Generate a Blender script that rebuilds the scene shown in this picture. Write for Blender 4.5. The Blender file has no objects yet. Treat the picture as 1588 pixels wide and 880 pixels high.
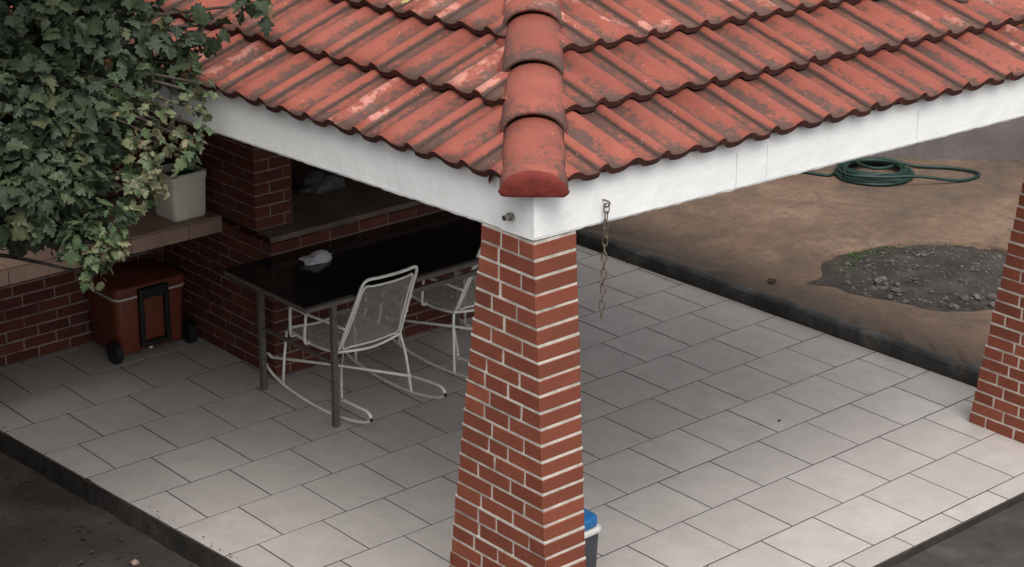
import bpy, bmesh, math, random
import numpy as np
from mathutils import Matrix, Vector, noise
random.seed(7)
SC = bpy.context.scene
COL = SC.collection
rad = math.radians
# ------------------------------------------------------------------ camera
cd = bpy.data.cameras.new("camera"); cam = bpy.data.objects.new("camera", cd); COL.objects.link(cam)
Rr = [(0.7522840653475873, -0.6587910662286854, 0.007938266900207809),
      (0.22735177939061035, 0.27088770031580145, 0.9353774757954886),
      (0.6183687034706966, 0.7018647910209548, -0.3535618215999591)]
CAM = Vector((-5.144129308569354, -6.976286420893469, 4.695379289010112))
m = Matrix.Identity(4)
for i in range(3):
    m[i][0] = Rr[0][i]; m[i][1] = Rr[1][i]; m[i][2] = -Rr[2][i]; m[i][3] = CAM[i]
cam.matrix_world = m
cd.sensor_width = 36.0; cd.lens = 3060.3 / 1588 * 36.0; cd.clip_end = 2000; cd.clip_start = 0.1
SC.camera = cam
# ------------------------------------------------------------------ sky, sun, exposure
SUN_EL, SUN_AZ = 62.0, 208.0          # azimuth measured clockwise from +Y
w = bpy.data.worlds.new("World"); SC.world = w; w.use_nodes = True
nt = w.node_tree; nt.nodes.clear()
sky = nt.nodes.new("ShaderNodeTexSky"); sky.sky_type = 'NISHITA'; sky.sun_disc = False
sky.sun_elevation = rad(SUN_EL); sky.sun_rotation = rad(SUN_AZ)
sky.air_density = 1.0; sky.dust_density = 4.0; sky.ozone_density = 1.0
hs = nt.nodes.new("ShaderNodeHueSaturation"); hs.inputs["Saturation"].default_value = 0.18
bg = nt.nodes.new("ShaderNodeBackground"); bg.inputs["Strength"].default_value = 0.15
wo = nt.nodes.new("ShaderNodeOutputWorld")
nt.links.new(sky.outputs[0], hs.inputs["Color"]); nt.links.new(hs.outputs[0], bg.inputs[0]); nt.links.new(bg.outputs[0], wo.inputs[0])
sl = bpy.data.lights.new("sun", 'SUN'); sl.energy = 0.9; sl.angle = rad(42); sl.color = (1.0, 0.965, 0.92)
so = bpy.data.objects.new("sun", sl); COL.objects.link(so)
sd = Vector((math.sin(rad(SUN_AZ)) * math.cos(rad(SUN_EL)), math.cos(rad(SUN_AZ)) * math.cos(rad(SUN_EL)), math.sin(rad(SUN_EL))))
so.rotation_euler = sd.to_track_quat('Z', 'Y').to_euler(); so.location = (0, 0, 12)
SC.view_settings.view_transform = 'Standard'; SC.view_settings.look = 'None'
SC.view_settings.exposure = 0.64; SC.view_settings.gamma = 1.0; SC.view_settings.use_curve_mapping = False

# ------------------------------------------------------------------ helpers
def obj(name, me, mat=None, parent=None, mtx=None):
    if isinstance(me, bmesh.types.BMesh):
        b = me; me = bpy.data.meshes.new(name); b.to_mesh(me); b.free()
    if mat is not None and len(me.materials) == 0: me.materials.append(mat)
    o = bpy.data.objects.new(name, me); COL.objects.link(o)
    if parent: o.parent = parent
    if mtx is not None: o.matrix_local = mtx
    return o
def tag(o, label=None, cat=None, group=None, kind=None):
    if label: o["label"] = label
    if cat: o["category"] = cat
    if group: o["group"] = group
    if kind: o["kind"] = kind
    return o
def empty(name, loc=(0, 0, 0), rz=0.0):
    o = bpy.data.objects.new(name, None); COL.objects.link(o); o.location = loc; o.rotation_euler = (0, 0, rz); o.empty_display_size = 0.1
    return o
def mesh(name, v, f, mat=None, smooth=False):
    me = bpy.data.meshes.new(name); me.from_pydata(v, [], f); me.update()
    if mat: me.materials.append(mat)
    if smooth: me.shade_smooth()
    return me
def add_box(b, c, s, rot=None):
    vs = []
    for x in (-1, 1):
        for y in (-1, 1):
            for z in (-1, 1):
                p = Vector((x * s[0] / 2, y * s[1] / 2, z * s[2] / 2))
                if rot: p = rot @ p
                vs.append(b.verts.new(p + Vector(c)))
    for q in ((0, 1, 3, 2), (4, 6, 7, 5), (0, 4, 5, 1), (2, 3, 7, 6), (0, 2, 6, 4), (1, 5, 7, 3)):
        b.faces.new([vs[i] for i in q])
    return vs
def box(name, lo, hi, mat, parent=None, bev=0.0, seg=1):
    b = bmesh.new()
    add_box(b, [(lo[i] + hi[i]) / 2 for i in range(3)], [hi[i] - lo[i] for i in range(3)])
    if bev: bmesh.ops.bevel(b, geom=b.edges[:], offset=bev, segments=seg, affect='EDGES', profile=0.5)
    bmesh.ops.recalc_face_normals(b, faces=b.faces)
    return obj(name, b, mat, parent)
def add_tube(b, pts, r, n=6, closed=False, cap=True):
    pts = [Vector(p) for p in pts]; N = len(pts); rings = []; prev = None
    for i, p in enumerate(pts):
        if closed: t = (pts[(i + 1) % N] - pts[i - 1])
        else: t = (pts[min(i + 1, N - 1)] - pts[max(i - 1, 0)])
        t.normalize()
        if prev is None:
            a = Vector((0, 0, 1)) if abs(t.z) < 0.9 else Vector((1, 0, 0))
            u = t.cross(a).normalized()
        else:
            u = (prev - t * prev.dot(t)).normalized()
        prev = u; v = t.cross(u)
        rr = r[i] if isinstance(r, (list, tuple)) else r
        rings.append([b.verts.new(p + (u * math.cos(2 * math.pi * k / n) + v * math.sin(2 * math.pi * k / n)) * rr) for k in range(n)])
    for i in range(N if closed else N - 1):
        A, B = rings[i], rings[(i + 1) % N]
        for k in range(n): b.faces.new((A[k], A[(k + 1) % n], B[(k + 1) % n], B[k]))
    if cap and not closed:
        b.faces.new(rings[0][::-1]); b.faces.new(rings[-1])
def tube(name, pts, r, mat, parent=None, n=8, closed=False):
    b = bmesh.new(); add_tube(b, pts, r, n, closed)
    bmesh.ops.recalc_face_normals(b, faces=b.faces)
    for f in b.faces: f.smooth = True
    return obj(name, b, mat, parent)
def smooth_path(ctrl, per=6, closed=False):
    P = [Vector(p) for p in ctrl]; n = len(P); out = []
    rng = range(n) if closed else range(n - 1)
    for i in rng:
        if closed: a, b_, c, d = P[i - 1], P[i], P[(i + 1) % n], P[(i + 2) % n]
        else: a, b_, c, d = P[max(i - 1, 0)], P[i], P[i + 1], P[min(i + 2, n - 1)]
        for k in range(per):
            t = k / per
            out.append(0.5 * ((2 * b_) + (c - a) * t + (2 * a - 5 * b_ + 4 * c - d) * t * t + (3 * b_ - a - 3 * c + d) * t ** 3))
    if not closed: out.append(P[-1])
    return out
def fbm(p, o=4): return noise.fractal(Vector(p), 1.0, 2.0, o)
def clip_poly(poly, a, b, c):          # keep a*x+b*y>=c
    out = []
    for i in range(len(poly)):
        p, q = poly[i], poly[(i + 1) % len(poly)]
        dp, dq = a * p[0] + b * p[1] - c, a * q[0] + b * q[1] - c
        if dp >= 0: out.append(p)
        if (dp >= 0) != (dq >= 0):
            t = dp / (dp - dq); out.append((p[0] + (q[0] - p[0]) * t, p[1] + (q[1] - p[1]) * t))
    return out
def prism(poly, z0, z1, bev=0.0):
    b = bmesh.new()
    lo = [b.verts.new((p[0], p[1], z0)) for p in poly]; hi = [b.verts.new((p[0], p[1], z1)) for p in poly]
    n = len(poly); top = b.faces.new(hi); b.faces.new(lo[::-1])
    for i in range(n): b.faces.new((lo[i], lo[(i + 1) % n], hi[(i + 1) % n], hi[i]))
    bmesh.ops.recalc_face_normals(b, faces=b.faces)
    if bev: bmesh.ops.bevel(b, geom=list(top.edges), offset=bev, segments=1, affect='EDGES')
    return b

# ------------------------------------------------------------------ materials
class Mat:
    def __init__(s, name, rough=0.8, spec=0.3):
        s.m = bpy.data.materials.new(name); s.m.use_nodes = True; s.t = s.m.node_tree
        s.b = s.t.nodes["Principled BSDF"]; s.b.inputs["Roughness"].default_value = rough
        s.b.inputs["Specular IOR Level"].default_value = spec
        g = s.t.nodes.new("ShaderNodeNewGeometry"); oi = s.t.nodes.new("ShaderNodeObjectInfo")
        s.rand = oi.outputs["Random"]; s.wpos = g.outputs["Position"]
        ad = s.t.nodes.new("ShaderNodeVectorMath"); ad.operation = 'ADD'
        sc = s.t.nodes.new("ShaderNodeVectorMath"); sc.operation = 'SCALE'; sc.inputs[0].default_value = (37, 19, 11)
        s.t.links.new(s.rand, sc.inputs["Scale"]); s.t.links.new(s.wpos, ad.inputs[0]); s.t.links.new(sc.outputs[0], ad.inputs[1])
        s.pos = ad.outputs[0]
    def noise(s, scale, detail=4, rough=0.6, vec=None, out="Fac", stretch=None, dist=0.0):
        n = s.t.nodes.new("ShaderNodeTexNoise"); n.inputs["Scale"].default_value = scale; n.inputs["Detail"].default_value = detail
        n.inputs["Roughness"].default_value = rough; n.inputs["Distortion"].default_value = dist
        v = vec if vec is not None else s.pos
        if stretch:
            mp = s.t.nodes.new("ShaderNodeMapping"); mp.inputs["Scale"].default_value = stretch
            s.t.links.new(v, mp.inputs[0]); v = mp.outputs[0]
        s.t.links.new(v, n.inputs["Vector"]); return n.outputs[out]
    def ramp(s, fac, stops):
        r = s.t.nodes.new("ShaderNodeValToRGB"); e = r.color_ramp.elements
        while len(e) > 1: e.remove(e[-1])
        e[0].position = stops[0][0]; e[0].color = (*stops[0][1], 1) if not isinstance(stops[0][1], float) else (stops[0][1],) * 3 + (1,)
        for p, c in stops[1:]:
            k = e.new(p); k.color = (*c, 1) if not isinstance(c, float) else (c,) * 3 + (1,)
        s.t.links.new(fac, r.inputs[0]); return r.outputs[0]
    def mix(s, fac, a, b, mode='MIX'):
        n = s.t.nodes.new("ShaderNodeMix"); n.data_type = 'RGBA'; n.blend_type = mode
        for sock, v in ((n.inputs[0], fac), (n.inputs[6], a), (n.inputs[7], b)):
            if isinstance(v, (int, float)): sock.default_value = v
            elif isinstance(v, tuple): sock.default_value = (*v, 1) if len(v) == 3 else v
            else: s.t.links.new(v, sock)
        return n.outputs[2]
    def math(s, op, a, b=None, clamp=False):
        n = s.t.nodes.new("ShaderNodeMath"); n.operation = op; n.use_clamp = clamp
        for i, v in enumerate((a, b)):
            if v is None: continue
            if isinstance(v, (int, float)): n.inputs[i].default_value = v
            else: s.t.links.new(v, n.inputs[i])
        return n.outputs[0]
    def attr(s, name):
        n = s.t.nodes.new("ShaderNodeAttribute"); n.attribute_name = name; return n.outputs["Fac"]
    def col(s, c):
        if isinstance(c, tuple): s.b.inputs["Base Color"].default_value = (*c, 1)
        else: s.t.links.new(c, s.b.inputs["Base Color"])
    def rough(s, r): s.t.links.new(r, s.b.inputs["Roughness"])
    def bump(s, h, strength=0.3, dist=0.01):
        n = s.t.nodes.new("ShaderNodeBump"); n.inputs["Strength"].default_value = strength; n.inputs["Distance"].default_value = dist
        s.t.links.new(h, n.inputs["Height"]); s.t.links.new(n.outputs[0], s.b.inputs["Normal"])

def brick_mat(name, c0, c1, c2, dark_mix=0.25):
    M = Mat(name, 0.85, 0.2)
    base = M.ramp(M.rand, [(0.0, c0), (0.3, c1), (0.5, tuple(x * 0.72 for x in c1)), (0.65, c2), (0.85, tuple(min(1, x * 1.18) for x in c1)), (1.0, c0)])
    n = M.noise(14, 5, 0.65); f = M.noise(90, 3, 0.6)
    c = M.mix(M.ramp(n, [(0.35, 0.0), (0.75, 0.55)]), base, tuple(x * 0.62 for x in c1))
    c = M.mix(M.ramp(f, [(0.55, 0.0), (0.8, 0.35)]), c, tuple(min(1, x * 1.5 + 0.02) for x in c1))
    d = M.noise(2.2, 4, 0.6, vec=M.wpos)
    c = M.mix(M.ramp(d, [(0.5, 0.0), (0.8, dark_mix)]), c, (0.05, 0.03, 0.025))
    M.col(c); M.bump(M.math('ADD', n, f), 0.35, 0.004); return M.m
M_BRICK = brick_mat("column_brick", (0.185, 0.054, 0.034), (0.262, 0.078, 0.045), (0.215, 0.060, 0.036), 0.35)
M_BRICK_D = brick_mat("barbecue_brick", (0.080, 0.027, 0.020), (0.115, 0.036, 0.025), (0.092, 0.030, 0.020), 0.5)  # base tones darkened for soot and to carry the shade under the roof
def mortar_mat(name, c, dark, t0):
    M = Mat(name, 0.95, 0.1); n = M.noise(9, 4, 0.6, vec=M.wpos); f = M.noise(120, 3, 0.6, vec=M.wpos)
    cc = M.mix(M.ramp(n, [(t0, 0.0), (t0 + 0.25, 0.8)]), c, dark); cc = M.mix(M.ramp(f, [(0.4, 0.25), (0.7, 0.0)]), cc, dark)
    M.col(cc); M.bump(f, 0.5, 0.004); return M.m
M_MORTAR = mortar_mat("mortar", (0.66, 0.61, 0.54), (0.25, 0.22, 0.19), 0.44)
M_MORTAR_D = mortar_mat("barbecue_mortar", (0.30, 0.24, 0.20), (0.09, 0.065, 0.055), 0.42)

def white_paint():
    M = Mat("white_paint", 0.75, 0.25)
    a = M.noise(1.6, 5, 0.6); b = M.noise(30, 4, 0.6); st = M.noise(7, 4, 0.6, stretch=(1, 1, 0.12))
    c = M.mix(M.ramp(a, [(0.4, 0.0), (0.8, 0.3)]), (0.82, 0.82, 0.80), (0.72, 0.715, 0.69))
    c = M.mix(M.ramp(st, [(0.62, 0.0), (0.85, 0.28)]), c, (0.55, 0.53, 0.49))
    c = M.mix(M.ramp(b, [(0.62, 0.0), (0.75, 0.15)]), c, (0.55, 0.53, 0.5))
    M.col(c); M.bump(M.math('ADD', M.noise(25, 4), M.noise(5, 3)), 0.5, 0.006); return M.m
M_WHITE = white_paint()

def roof_tile_mat(name, tint=1.0):
    M = Mat(name, 0.72, 0.3)
    pan = M.attr("pan"); low = M.attr("low")
    base = M.ramp(M.rand, [(0, (0.250, 0.065, 0.043)), (0.35, (0.305, 0.084, 0.055)), (0.7, (0.268, 0.071, 0.046)), (1, (0.328, 0.096, 0.066))])
    n1 = M.noise(7, 5, 0.65); n2 = M.noise(34, 9, 0.88); n3 = M.noise(3.5, 4, 0.6); n4 = M.noise(120, 2, 0.6)
    c = M.mix(M.ramp(n1, [(0.35, 0.0), (0.7, 0.6)]), base, (0.20, 0.056, 0.041))
    # pale worn patches, only on part of the tiles
    w = M.math('MULTIPLY', M.ramp(M.math('ADD', n1, M.math('MULTIPLY', n2, 0.35)), [(0.70, 0.0), (0.76, 1.0)]), M.ramp(M.math('FRACT', M.math('MULTIPLY', M.rand, 7.31)), [(0.58, 0.0), (0.75, 0.9)]))
    c = M.mix(w, c, (0.52, 0.225, 0.175))
    # lichen and grime lying in the pans and near the lower lip
    d = M.math('ADD', M.math('MULTIPLY', pan, 0.15), M.math('MULTIPLY', n2, 1.0))
    d = M.math('ADD', d, M.math('MULTIPLY', n3, 0.55)); d = M.math('ADD', d, M.math('MULTIPLY', low, 0.07))
    c = M.mix(M.ramp(d, [(0.865, 0.0), (0.955, 0.88)]), c, (0.074, 0.053, 0.043))
    c = M.mix(M.ramp(n4, [(0.64, 0.0), (0.72, 0.5)]), c, (0.10, 0.07, 0.06))
    sp = M.noise(60, 2, 0.5, vec=M.wpos); c = M.mix(M.ramp(sp, [(0.72, 0.0), (0.76, 0.7)]), c, (0.62, 0.36, 0.28))
    M.col(c); M.bump(M.math('ADD', n2, M.math('MULTIPLY', n4, 0.6)), 0.45, 0.004); return M.m
M_TILE = roof_tile_mat("roof_tile")
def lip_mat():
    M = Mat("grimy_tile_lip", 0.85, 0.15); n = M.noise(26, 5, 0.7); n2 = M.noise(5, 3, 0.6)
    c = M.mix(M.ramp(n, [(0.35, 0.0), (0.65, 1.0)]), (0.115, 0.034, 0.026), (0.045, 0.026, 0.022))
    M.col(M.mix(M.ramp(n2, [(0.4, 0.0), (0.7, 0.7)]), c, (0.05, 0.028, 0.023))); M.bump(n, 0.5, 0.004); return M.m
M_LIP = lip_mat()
def redmortar():
    M = Mat("red_mortar", 0.9, 0.15); n = M.noise(25, 5, 0.7); n1 = M.noise(6, 4, 0.6)
    c = M.mix(M.ramp(n1, [(0.35, 0.0), (0.7, 1.0)]), (0.26, 0.062, 0.045), (0.13, 0.040, 0.032))
    c = M.mix(M.ramp(n, [(0.5, 0.0), (0.75, 0.7)]), c, (0.07, 0.05, 0.045)); M.col(c); M.bump(n, 0.6, 0.008); return M.m
M_REDM = redmortar()
def plug_mat():
    M = Mat("hip_end_mortar", 0.85, 0.2); n = M.noise(18, 5, 0.6)
    M.col(M.mix(M.ramp(n, [(0.35, 0.0), (0.7, 1.0)]), (0.20, 0.034, 0.026), (0.12, 0.026, 0.022))); M.bump(n, 0.5, 0.01); return M.m
M_PLUG = plug_mat()

def floor_tile_mat():
    M = Mat("floor_tile", 0.42, 0.35)
    a = M.noise(6, 5, 0.65); b = M.noise(26, 4, 0.6); w_ = M.noise(0.9, 4, 0.6, vec=M.wpos)
    base = M.ramp(M.rand, [(0, (0.405, 0.368, 0.340)), (0.5, (0.475, 0.438, 0.406)), (1, (0.435, 0.395, 0.366))])
    c = M.mix(M.ramp(a, [(0.38, 0.0), (0.70, 0.75)]), base, (0.365, 0.332, 0.313))
    c = M.mix(M.ramp(b, [(0.55, 0.0), (0.8, 0.3)]), c, (0.60, 0.57, 0.54))
    c = M.mix(M.ramp(w_, [(0.45, 0.0), (0.75, 0.4)]), c, (0.36, 0.325, 0.30))
    st = M.noise(3.2, 6, 0.75, vec=M.wpos, dist=1.2); c = M.mix(M.ramp(st, [(0.60, 0.0), (0.72, 0.28)]), c, (0.30, 0.265, 0.24))
    M.col(c); M.rough(M.ramp(a, [(0.3, 0.36), (0.8, 0.6)])); M.bump(b, 0.12, 0.002); return M.m
M_FTILE = floor_tile_mat()
def flat(name, c, c2=None, rough=0.7, spec=0.3, scale=20, bump=0.2, lo=0.4, hi=0.7, metal=0.0, world=True):
    M = Mat(name, rough, spec); n = M.noise(scale, 5, 0.65, vec=M.wpos if world else None)
    M.col(M.mix(M.ramp(n, [(lo, 0.0), (hi, 1.0)]), c, c2 or tuple(x * 0.75 for x in c)))
    M.b.inputs["Metallic"].default_value = metal
    if bump: M.bump(n, bump, 0.004)
    return M.m
M_GROUT = flat("floor_grout", (0.07, 0.06, 0.053), (0.04, 0.034, 0.03), 0.95, 0.1, 40, 0.3)
def concrete(name, cols, s1, rough=0.9, bump=0.5):
    M = Mat(name, rough, 0.2)
    a = M.noise(s1, 6, 0.65, vec=M.wpos, dist=0.6); b = M.noise(s1 * 5, 5, 0.7, vec=M.wpos); f = M.noise(60, 4, 0.7, vec=M.wpos)
    c = M.ramp(a, [(0.30, cols[0]), (0.45, cols[1]), (0.56, cols[2]), (0.72, cols[3])])
    c = M.mix(M.ramp(b, [(0.50, 0.0), (0.72, 0.65)]), c, cols[0]); c = M.mix(M.ramp(f, [(0.58, 0.0), (0.75, 0.4)]), c, cols[3])
    M.col(c); M.bump(M.math('ADD', f, M.math('MULTIPLY', b, 1.5)), bump, 0.006); return M.m
M_SOIL = concrete("yard_ground", [(0.030, 0.026, 0.023), (0.050, 0.042, 0.036), (0.066, 0.054, 0.046), (0.088, 0.075, 0.064)], 1.6, 0.95, 0.7)
M_PAVE = concrete("dark_pavement", [(0.032, 0.028, 0.025), (0.048, 0.042, 0.037), (0.062, 0.054, 0.048), (0.090, 0.081, 0.073)], 2.4, 0.9, 0.6)
def terrace_mat():
    M = Mat("terrace_concrete", 0.9, 0.2)
    a = M.noise(1.6, 7, 0.68, vec=M.wpos, dist=0.8); b = M.noise(10, 8, 0.8, vec=M.wpos, dist=0.4); f = M.noise(45, 8, 0.85, vec=M.wpos); g = M.noise(0.7, 4, 0.6, vec=M.wpos)
    c = M.ramp(a, [(0.28, (0.070, 0.056, 0.046)), (0.42, (0.122, 0.086, 0.062)), (0.55, (0.175, 0.114, 0.078)), (0.68, (0.235, 0.160, 0.114))])
    c = M.mix(M.ramp(b, [(0.46, 0.0), (0.66, 0.75)]), c, (0.082, 0.066, 0.054)); c = M.mix(M.ramp(b, [(0.30, 0.45), (0.40, 0.0)]), c, (0.235, 0.165, 0.120))
    c = M.mix(M.ramp(g, [(0.50, 0.0), (0.66, 0.45)]), c, (0.175, 0.098, 0.068))
    c = M.mix(M.ramp(f, [(0.52, 0.0), (0.66, 0.6)]), c, (0.060, 0.048, 0.040)); c = M.mix(M.ramp(f, [(0.30, 0.5), (0.42, 0.0)]), c, (0.27, 0.19, 0.14))
    # silt and moss stain lying along the kerb
    sx = M.t.nodes.new("ShaderNodeSeparateXYZ"); M.t.links.new(M.wpos, sx.inputs[0])
    k = M.math('ADD', M.math('MULTIPLY', sx.outputs[0], -1.0), 4.62); k = M.math('ADD', k, M.math('MULTIPLY', M.math('ADD', a, -0.5), 1.6)); k = M.math('ADD', k, M.math('MULTIPLY', M.math('ADD', b, -0.5), 0.5))
    c = M.mix(M.ramp(k, [(0.10, 0.0), (0.60, 0.80)]), c, (0.068, 0.056, 0.047))
    M.col(c); M.bump(M.math('ADD', f, M.math('MULTIPLY', b, 1.5)), 0.6, 0.006); return M.m
M_TERR = terrace_mat()
M_KERB = concrete("kerb_concrete", [(0.030, 0.029, 0.027), (0.046, 0.044, 0.041), (0.062, 0.059, 0.055), (0.115, 0.11, 0.10)], 3.0, 0.9, 0.5)
M_SIDE = concrete("slab_edge", [(0.022, 0.020, 0.018), (0.038, 0.034, 0.030), (0.055, 0.048, 0.043), (0.10, 0.09, 0.08)], 3.0, 0.95, 0.7)
M_WALL = concrete("garden_wall_plaster", [(0.23, 0.198, 0.193), (0.27, 0.235, 0.23), (0.30, 0.262, 0.256), (0.33, 0.292, 0.284)], 1.2, 0.92, 0.3)
M_DIRT = concrete("pit_dirt", [(0.030, 0.025, 0.022), (0.045, 0.037, 0.032), (0.058, 0.048, 0.042), (0.085, 0.071, 0.063)], 6.0, 0.95, 0.9)
M_STONE = concrete("stone", [(0.065, 0.057, 0.051), (0.095, 0.085, 0.076), (0.125, 0.112, 0.10), (0.19, 0.172, 0.155)], 9.0, 0.9, 0.6)
M_CEMENT = concrete("ledge_cement", [(0.085, 0.062, 0.05), (0.12, 0.088, 0.07), (0.145, 0.106, 0.085), (0.17, 0.125, 0.10)], 3.0, 0.85, 0.4)
M_COUNTER = flat("counter_tile", (0.30, 0.20, 0.155), (0.23, 0.152, 0.118), 0.5, 0.4, 7, 0.15)
M_DECK = flat("roof_slab", (0.30, 0.28, 0.26), None, 0.9, 0.1, 4)

# ------------------------------------------------------------------ setting: ground, terrace, wall
def sheet(name, x0, x1, y0, y1, z, nx, ny, amp, mat, skip=None):
    v = []; f = []
    for j in range(ny + 1):
        for i in range(nx + 1):
            x = x0 + (x1 - x0) * i / nx; y = y0 + (y1 - y0) * j / ny
            v.append((x, y, z + amp * fbm((x * 2.3, y * 2.3, 0.3))))
    for j in range(ny):
        for i in range(nx):
            f.append((j * (nx + 1) + i, j * (nx + 1) + i + 1, (j + 1) * (nx + 1) + i + 1, (j + 1) * (nx + 1) + i))
    return obj(name, mesh(name, v, f, mat, True))
tag(sheet("ground", -400, 400, -400, 400, -0.16, 8, 8, 0, M_SOIL), kind="structure")
tag(sheet("yard_ground", -8, 0.75, -9, 5, -0.13, 90, 130, 0.012, M_SOIL), kind="structure")
tag(sheet("pavement", 0.6, 12, -10, -1.70, -0.045, 80, 60, 0.006, M_PAVE), kind="structure")
def left_edge(y): return -0.484 - 0.07 * y
def kerb_x(y): return 4.015 - 0.027 * y
FY0, FY1 = -1.735, 3.62
# floor slab with a worn, uneven rim
rim = []
N = 70
for i in range(N + 1):
    y = FY0 + (FY1 - FY0) * i / N; rim.append((left_edge(y) - 0.012 + 0.012 * fbm((0, y * 6, 1)), y))
rim2 = [(kerb_x(FY1), FY1), (kerb_x(FY0) + 0.3, FY0)]
front = []
for i in range(1, 60):
    x = kerb_x(FY0) + 0.3 + (left_edge(FY0) - kerb_x(FY0) - 0.3) * i / 60; front.append((x, FY0 - 0.014 + 0.016 * fbm((x * 7, 0, 2))))
poly = rim + rim2 + front
slab = obj("patio_floor", prism(poly, -0.2, -0.0018), M_SIDE)
slab.data.materials.append(M_GROUT)
for p in slab.data.polygons:
    if p.normal.z > 0.9: p.material_index = 1
tag(slab, kind="structure")
# floor tiles, running bond
OFF = {-5: 0.491, -4: 0.11, -3: 0.723, -2: 0.299, -1: 0.738, 0: 0.194, 1: 0.584, 2: 0.111, 3: 0.50, 4: 0.948, 5: 0.353, 6: 0.81, 7: 0.3, 8: 0.75}
TL, TW, JG = 0.3944, 0.40, 0.0042
full = prism([(-TL / 2 + JG, -TW / 2 + JG), (TL / 2 - JG, -TW / 2 + JG), (TL / 2 - JG, TW / 2 - JG), (-TL / 2 + JG, TW / 2 - JG)], -0.010, 0.0, 0.0012)
full_me = bpy.data.meshes.new("floor_tile"); full.to_mesh(full_me); full.free(); full_me.materials.append(M_FTILE)
for r in range(-5, 9):
    for j in range(-4, 13):
        x0 = (j + OFF[r]) * TL; y0 = r * TW
        p4 = [(x0 + JG, y0 + JG), (x0 + TL - JG, y0 + JG), (x0 + TL - JG, y0 + TW - JG), (x0 + JG, y0 + TW - JG)]
        # left edge: x >= -0.484-0.07y ; right: x <= kerb ; front y>=FY0 ; back y<=FY1
        q = clip_poly(p4, 1, 0.07, -0.484); q = clip_poly(q, -1, -0.027, -4.010) if q else q
        q = clip_poly(q, 0, 1, FY0) if q else q; q = clip_poly(q, 0, -1, -FY1 + 0.01) if q else q
        if not q or len(q) < 3: continue
        area = abs(sum(q[i][0] * q[(i + 1) % len(q)][1] - q[(i + 1) % len(q)][0] * q[i][1] for i in range(len(q)))) / 2
        if area < 0.002: continue
        dz = random.uniform(-0.0008, 0.0008)
        tilt = Matrix.Rotation(random.uniform(-0.0015, 0.0015), 4, 'X') @ Matrix.Rotation(random.uniform(-0.0015, 0.0015), 4, 'Y')
        if area > (TL - 2 * JG) * (TW - 2 * JG) - 1e-5:
            obj("floor_tile", full_me, None, slab, Matrix.Translation((x0 + TL / 2, y0 + TW / 2, dz)) @ tilt)
        else:
            cx = sum(p[0] for p in q) / len(q); cy = sum(p[1] for p in q) / len(q)
            obj("floor_tile", prism([(p[0] - cx, p[1] - cy) for p in q], -0.010, 0.0, 0.0012), M_FTILE, slab, Matrix.Translation((cx, cy, dz)))
# raised terrace, with a round planting pit left open
TZ = 0.095
PC, PR = Vector((5.22, 0.45)), 0.70
def pit_r(a):
    r = PR * (1 + 0.05 * math.sin(3 * a + 1) + 0.03 * math.sin(7 * a)) + 0.02 * fbm((math.cos(a) * 3, math.sin(a) * 3, 5))
    r *= 1.0 + 0.07 * math.cos(2 * (a + 0.72)) + 0.02
    d = math.atan2(math.sin(a - 2.62), math.cos(a - 2.62)); r += 0.19 * math.exp(-(d / 0.10) ** 2); return r
b = bmesh.new(); NA = 120; rings = []
rads = [0, 0.012, 0.05, 0.15, 0.4, 0.9, 2.0, 5.0]
for k, e in enumerate(rads):
    ring = []
    for i in range(NA):
        a = 2 * math.pi * i / NA; rr = pit_r(a) + e
        x = PC.x + math.cos(a) * rr; y = PC.y + math.sin(a) * rr
        x = max(x, kerb_x(y) + 0.045); ring.append(b.verts.new((x, y, TZ + (0 if k else -0.006) + 0.004 * fbm((x * 2, y * 2, 3)))))
    rings.append(ring)
low = [b.verts.new((PC.x + math.cos(2 * math.pi * i / NA) * pit_r(2 * math.pi * i / NA), PC.y + math.sin(2 * math.pi * i / NA) * pit_r(2 * math.pi * i / NA), TZ - 0.12)) for i in range(NA)]
rings.insert(0, low)
for A, B in zip(rings[:-1], rings[1:]):
    for i in range(NA):
        q = [A[i], B[i], B[(i + 1) % NA], A[(i + 1) % NA]]
        if len({tuple(round(c, 5) for c in v.co) for v in q}) == 4: b.faces.new(q)
bmesh.ops.recalc_face_normals(b, faces=b.faces)
for f_ in b.faces:
    f_.smooth = True
    if f_.normal.z < -0.5: f_.normal_flip()
tag(obj("terrace", b, M_TERR), kind="structure")
tag(sheet("terrace_base", 4.14, 14, -8, 12, TZ - 0.03, 4, 4, 0, M_TERR), kind="structure")
# kerb with a slightly broken arris
b = bmesh.new(); NK = 160; prof = None; ringsK = []
for i in range(NK + 1):
    y = -6 + 16 * i / NK; x = kerb_x(y); n1 = 0.008 * fbm((y * 4, 0, 7)); n2 = 0.010 * fbm((y * 5, 3, 7))
    c = [(x + n1 * 0.5 + 0.006, -0.15), (x + n1 * 0.5, TZ * 0.5), (x + 0.006 + n1, TZ - 0.014 + n2 * 0.4), (x + 0.022 + n2, TZ + 0.001), (x + 0.060 + n2, TZ + 0.003), (x + 0.16, TZ - 0.08)]
    ringsK.append([b.verts.new((p[0], y, p[1])) for p in c])
for A, B in zip(ringsK[:-1], ringsK[1:]):
    for k in range(len(A) - 1): b.faces.new((A[k], A[k + 1], B[k + 1], B[k]))
bmesh.ops.recalc_face_normals(b, faces=b.faces)
tag(obj("kerb", b, M_KERB), kind="structure")
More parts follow.
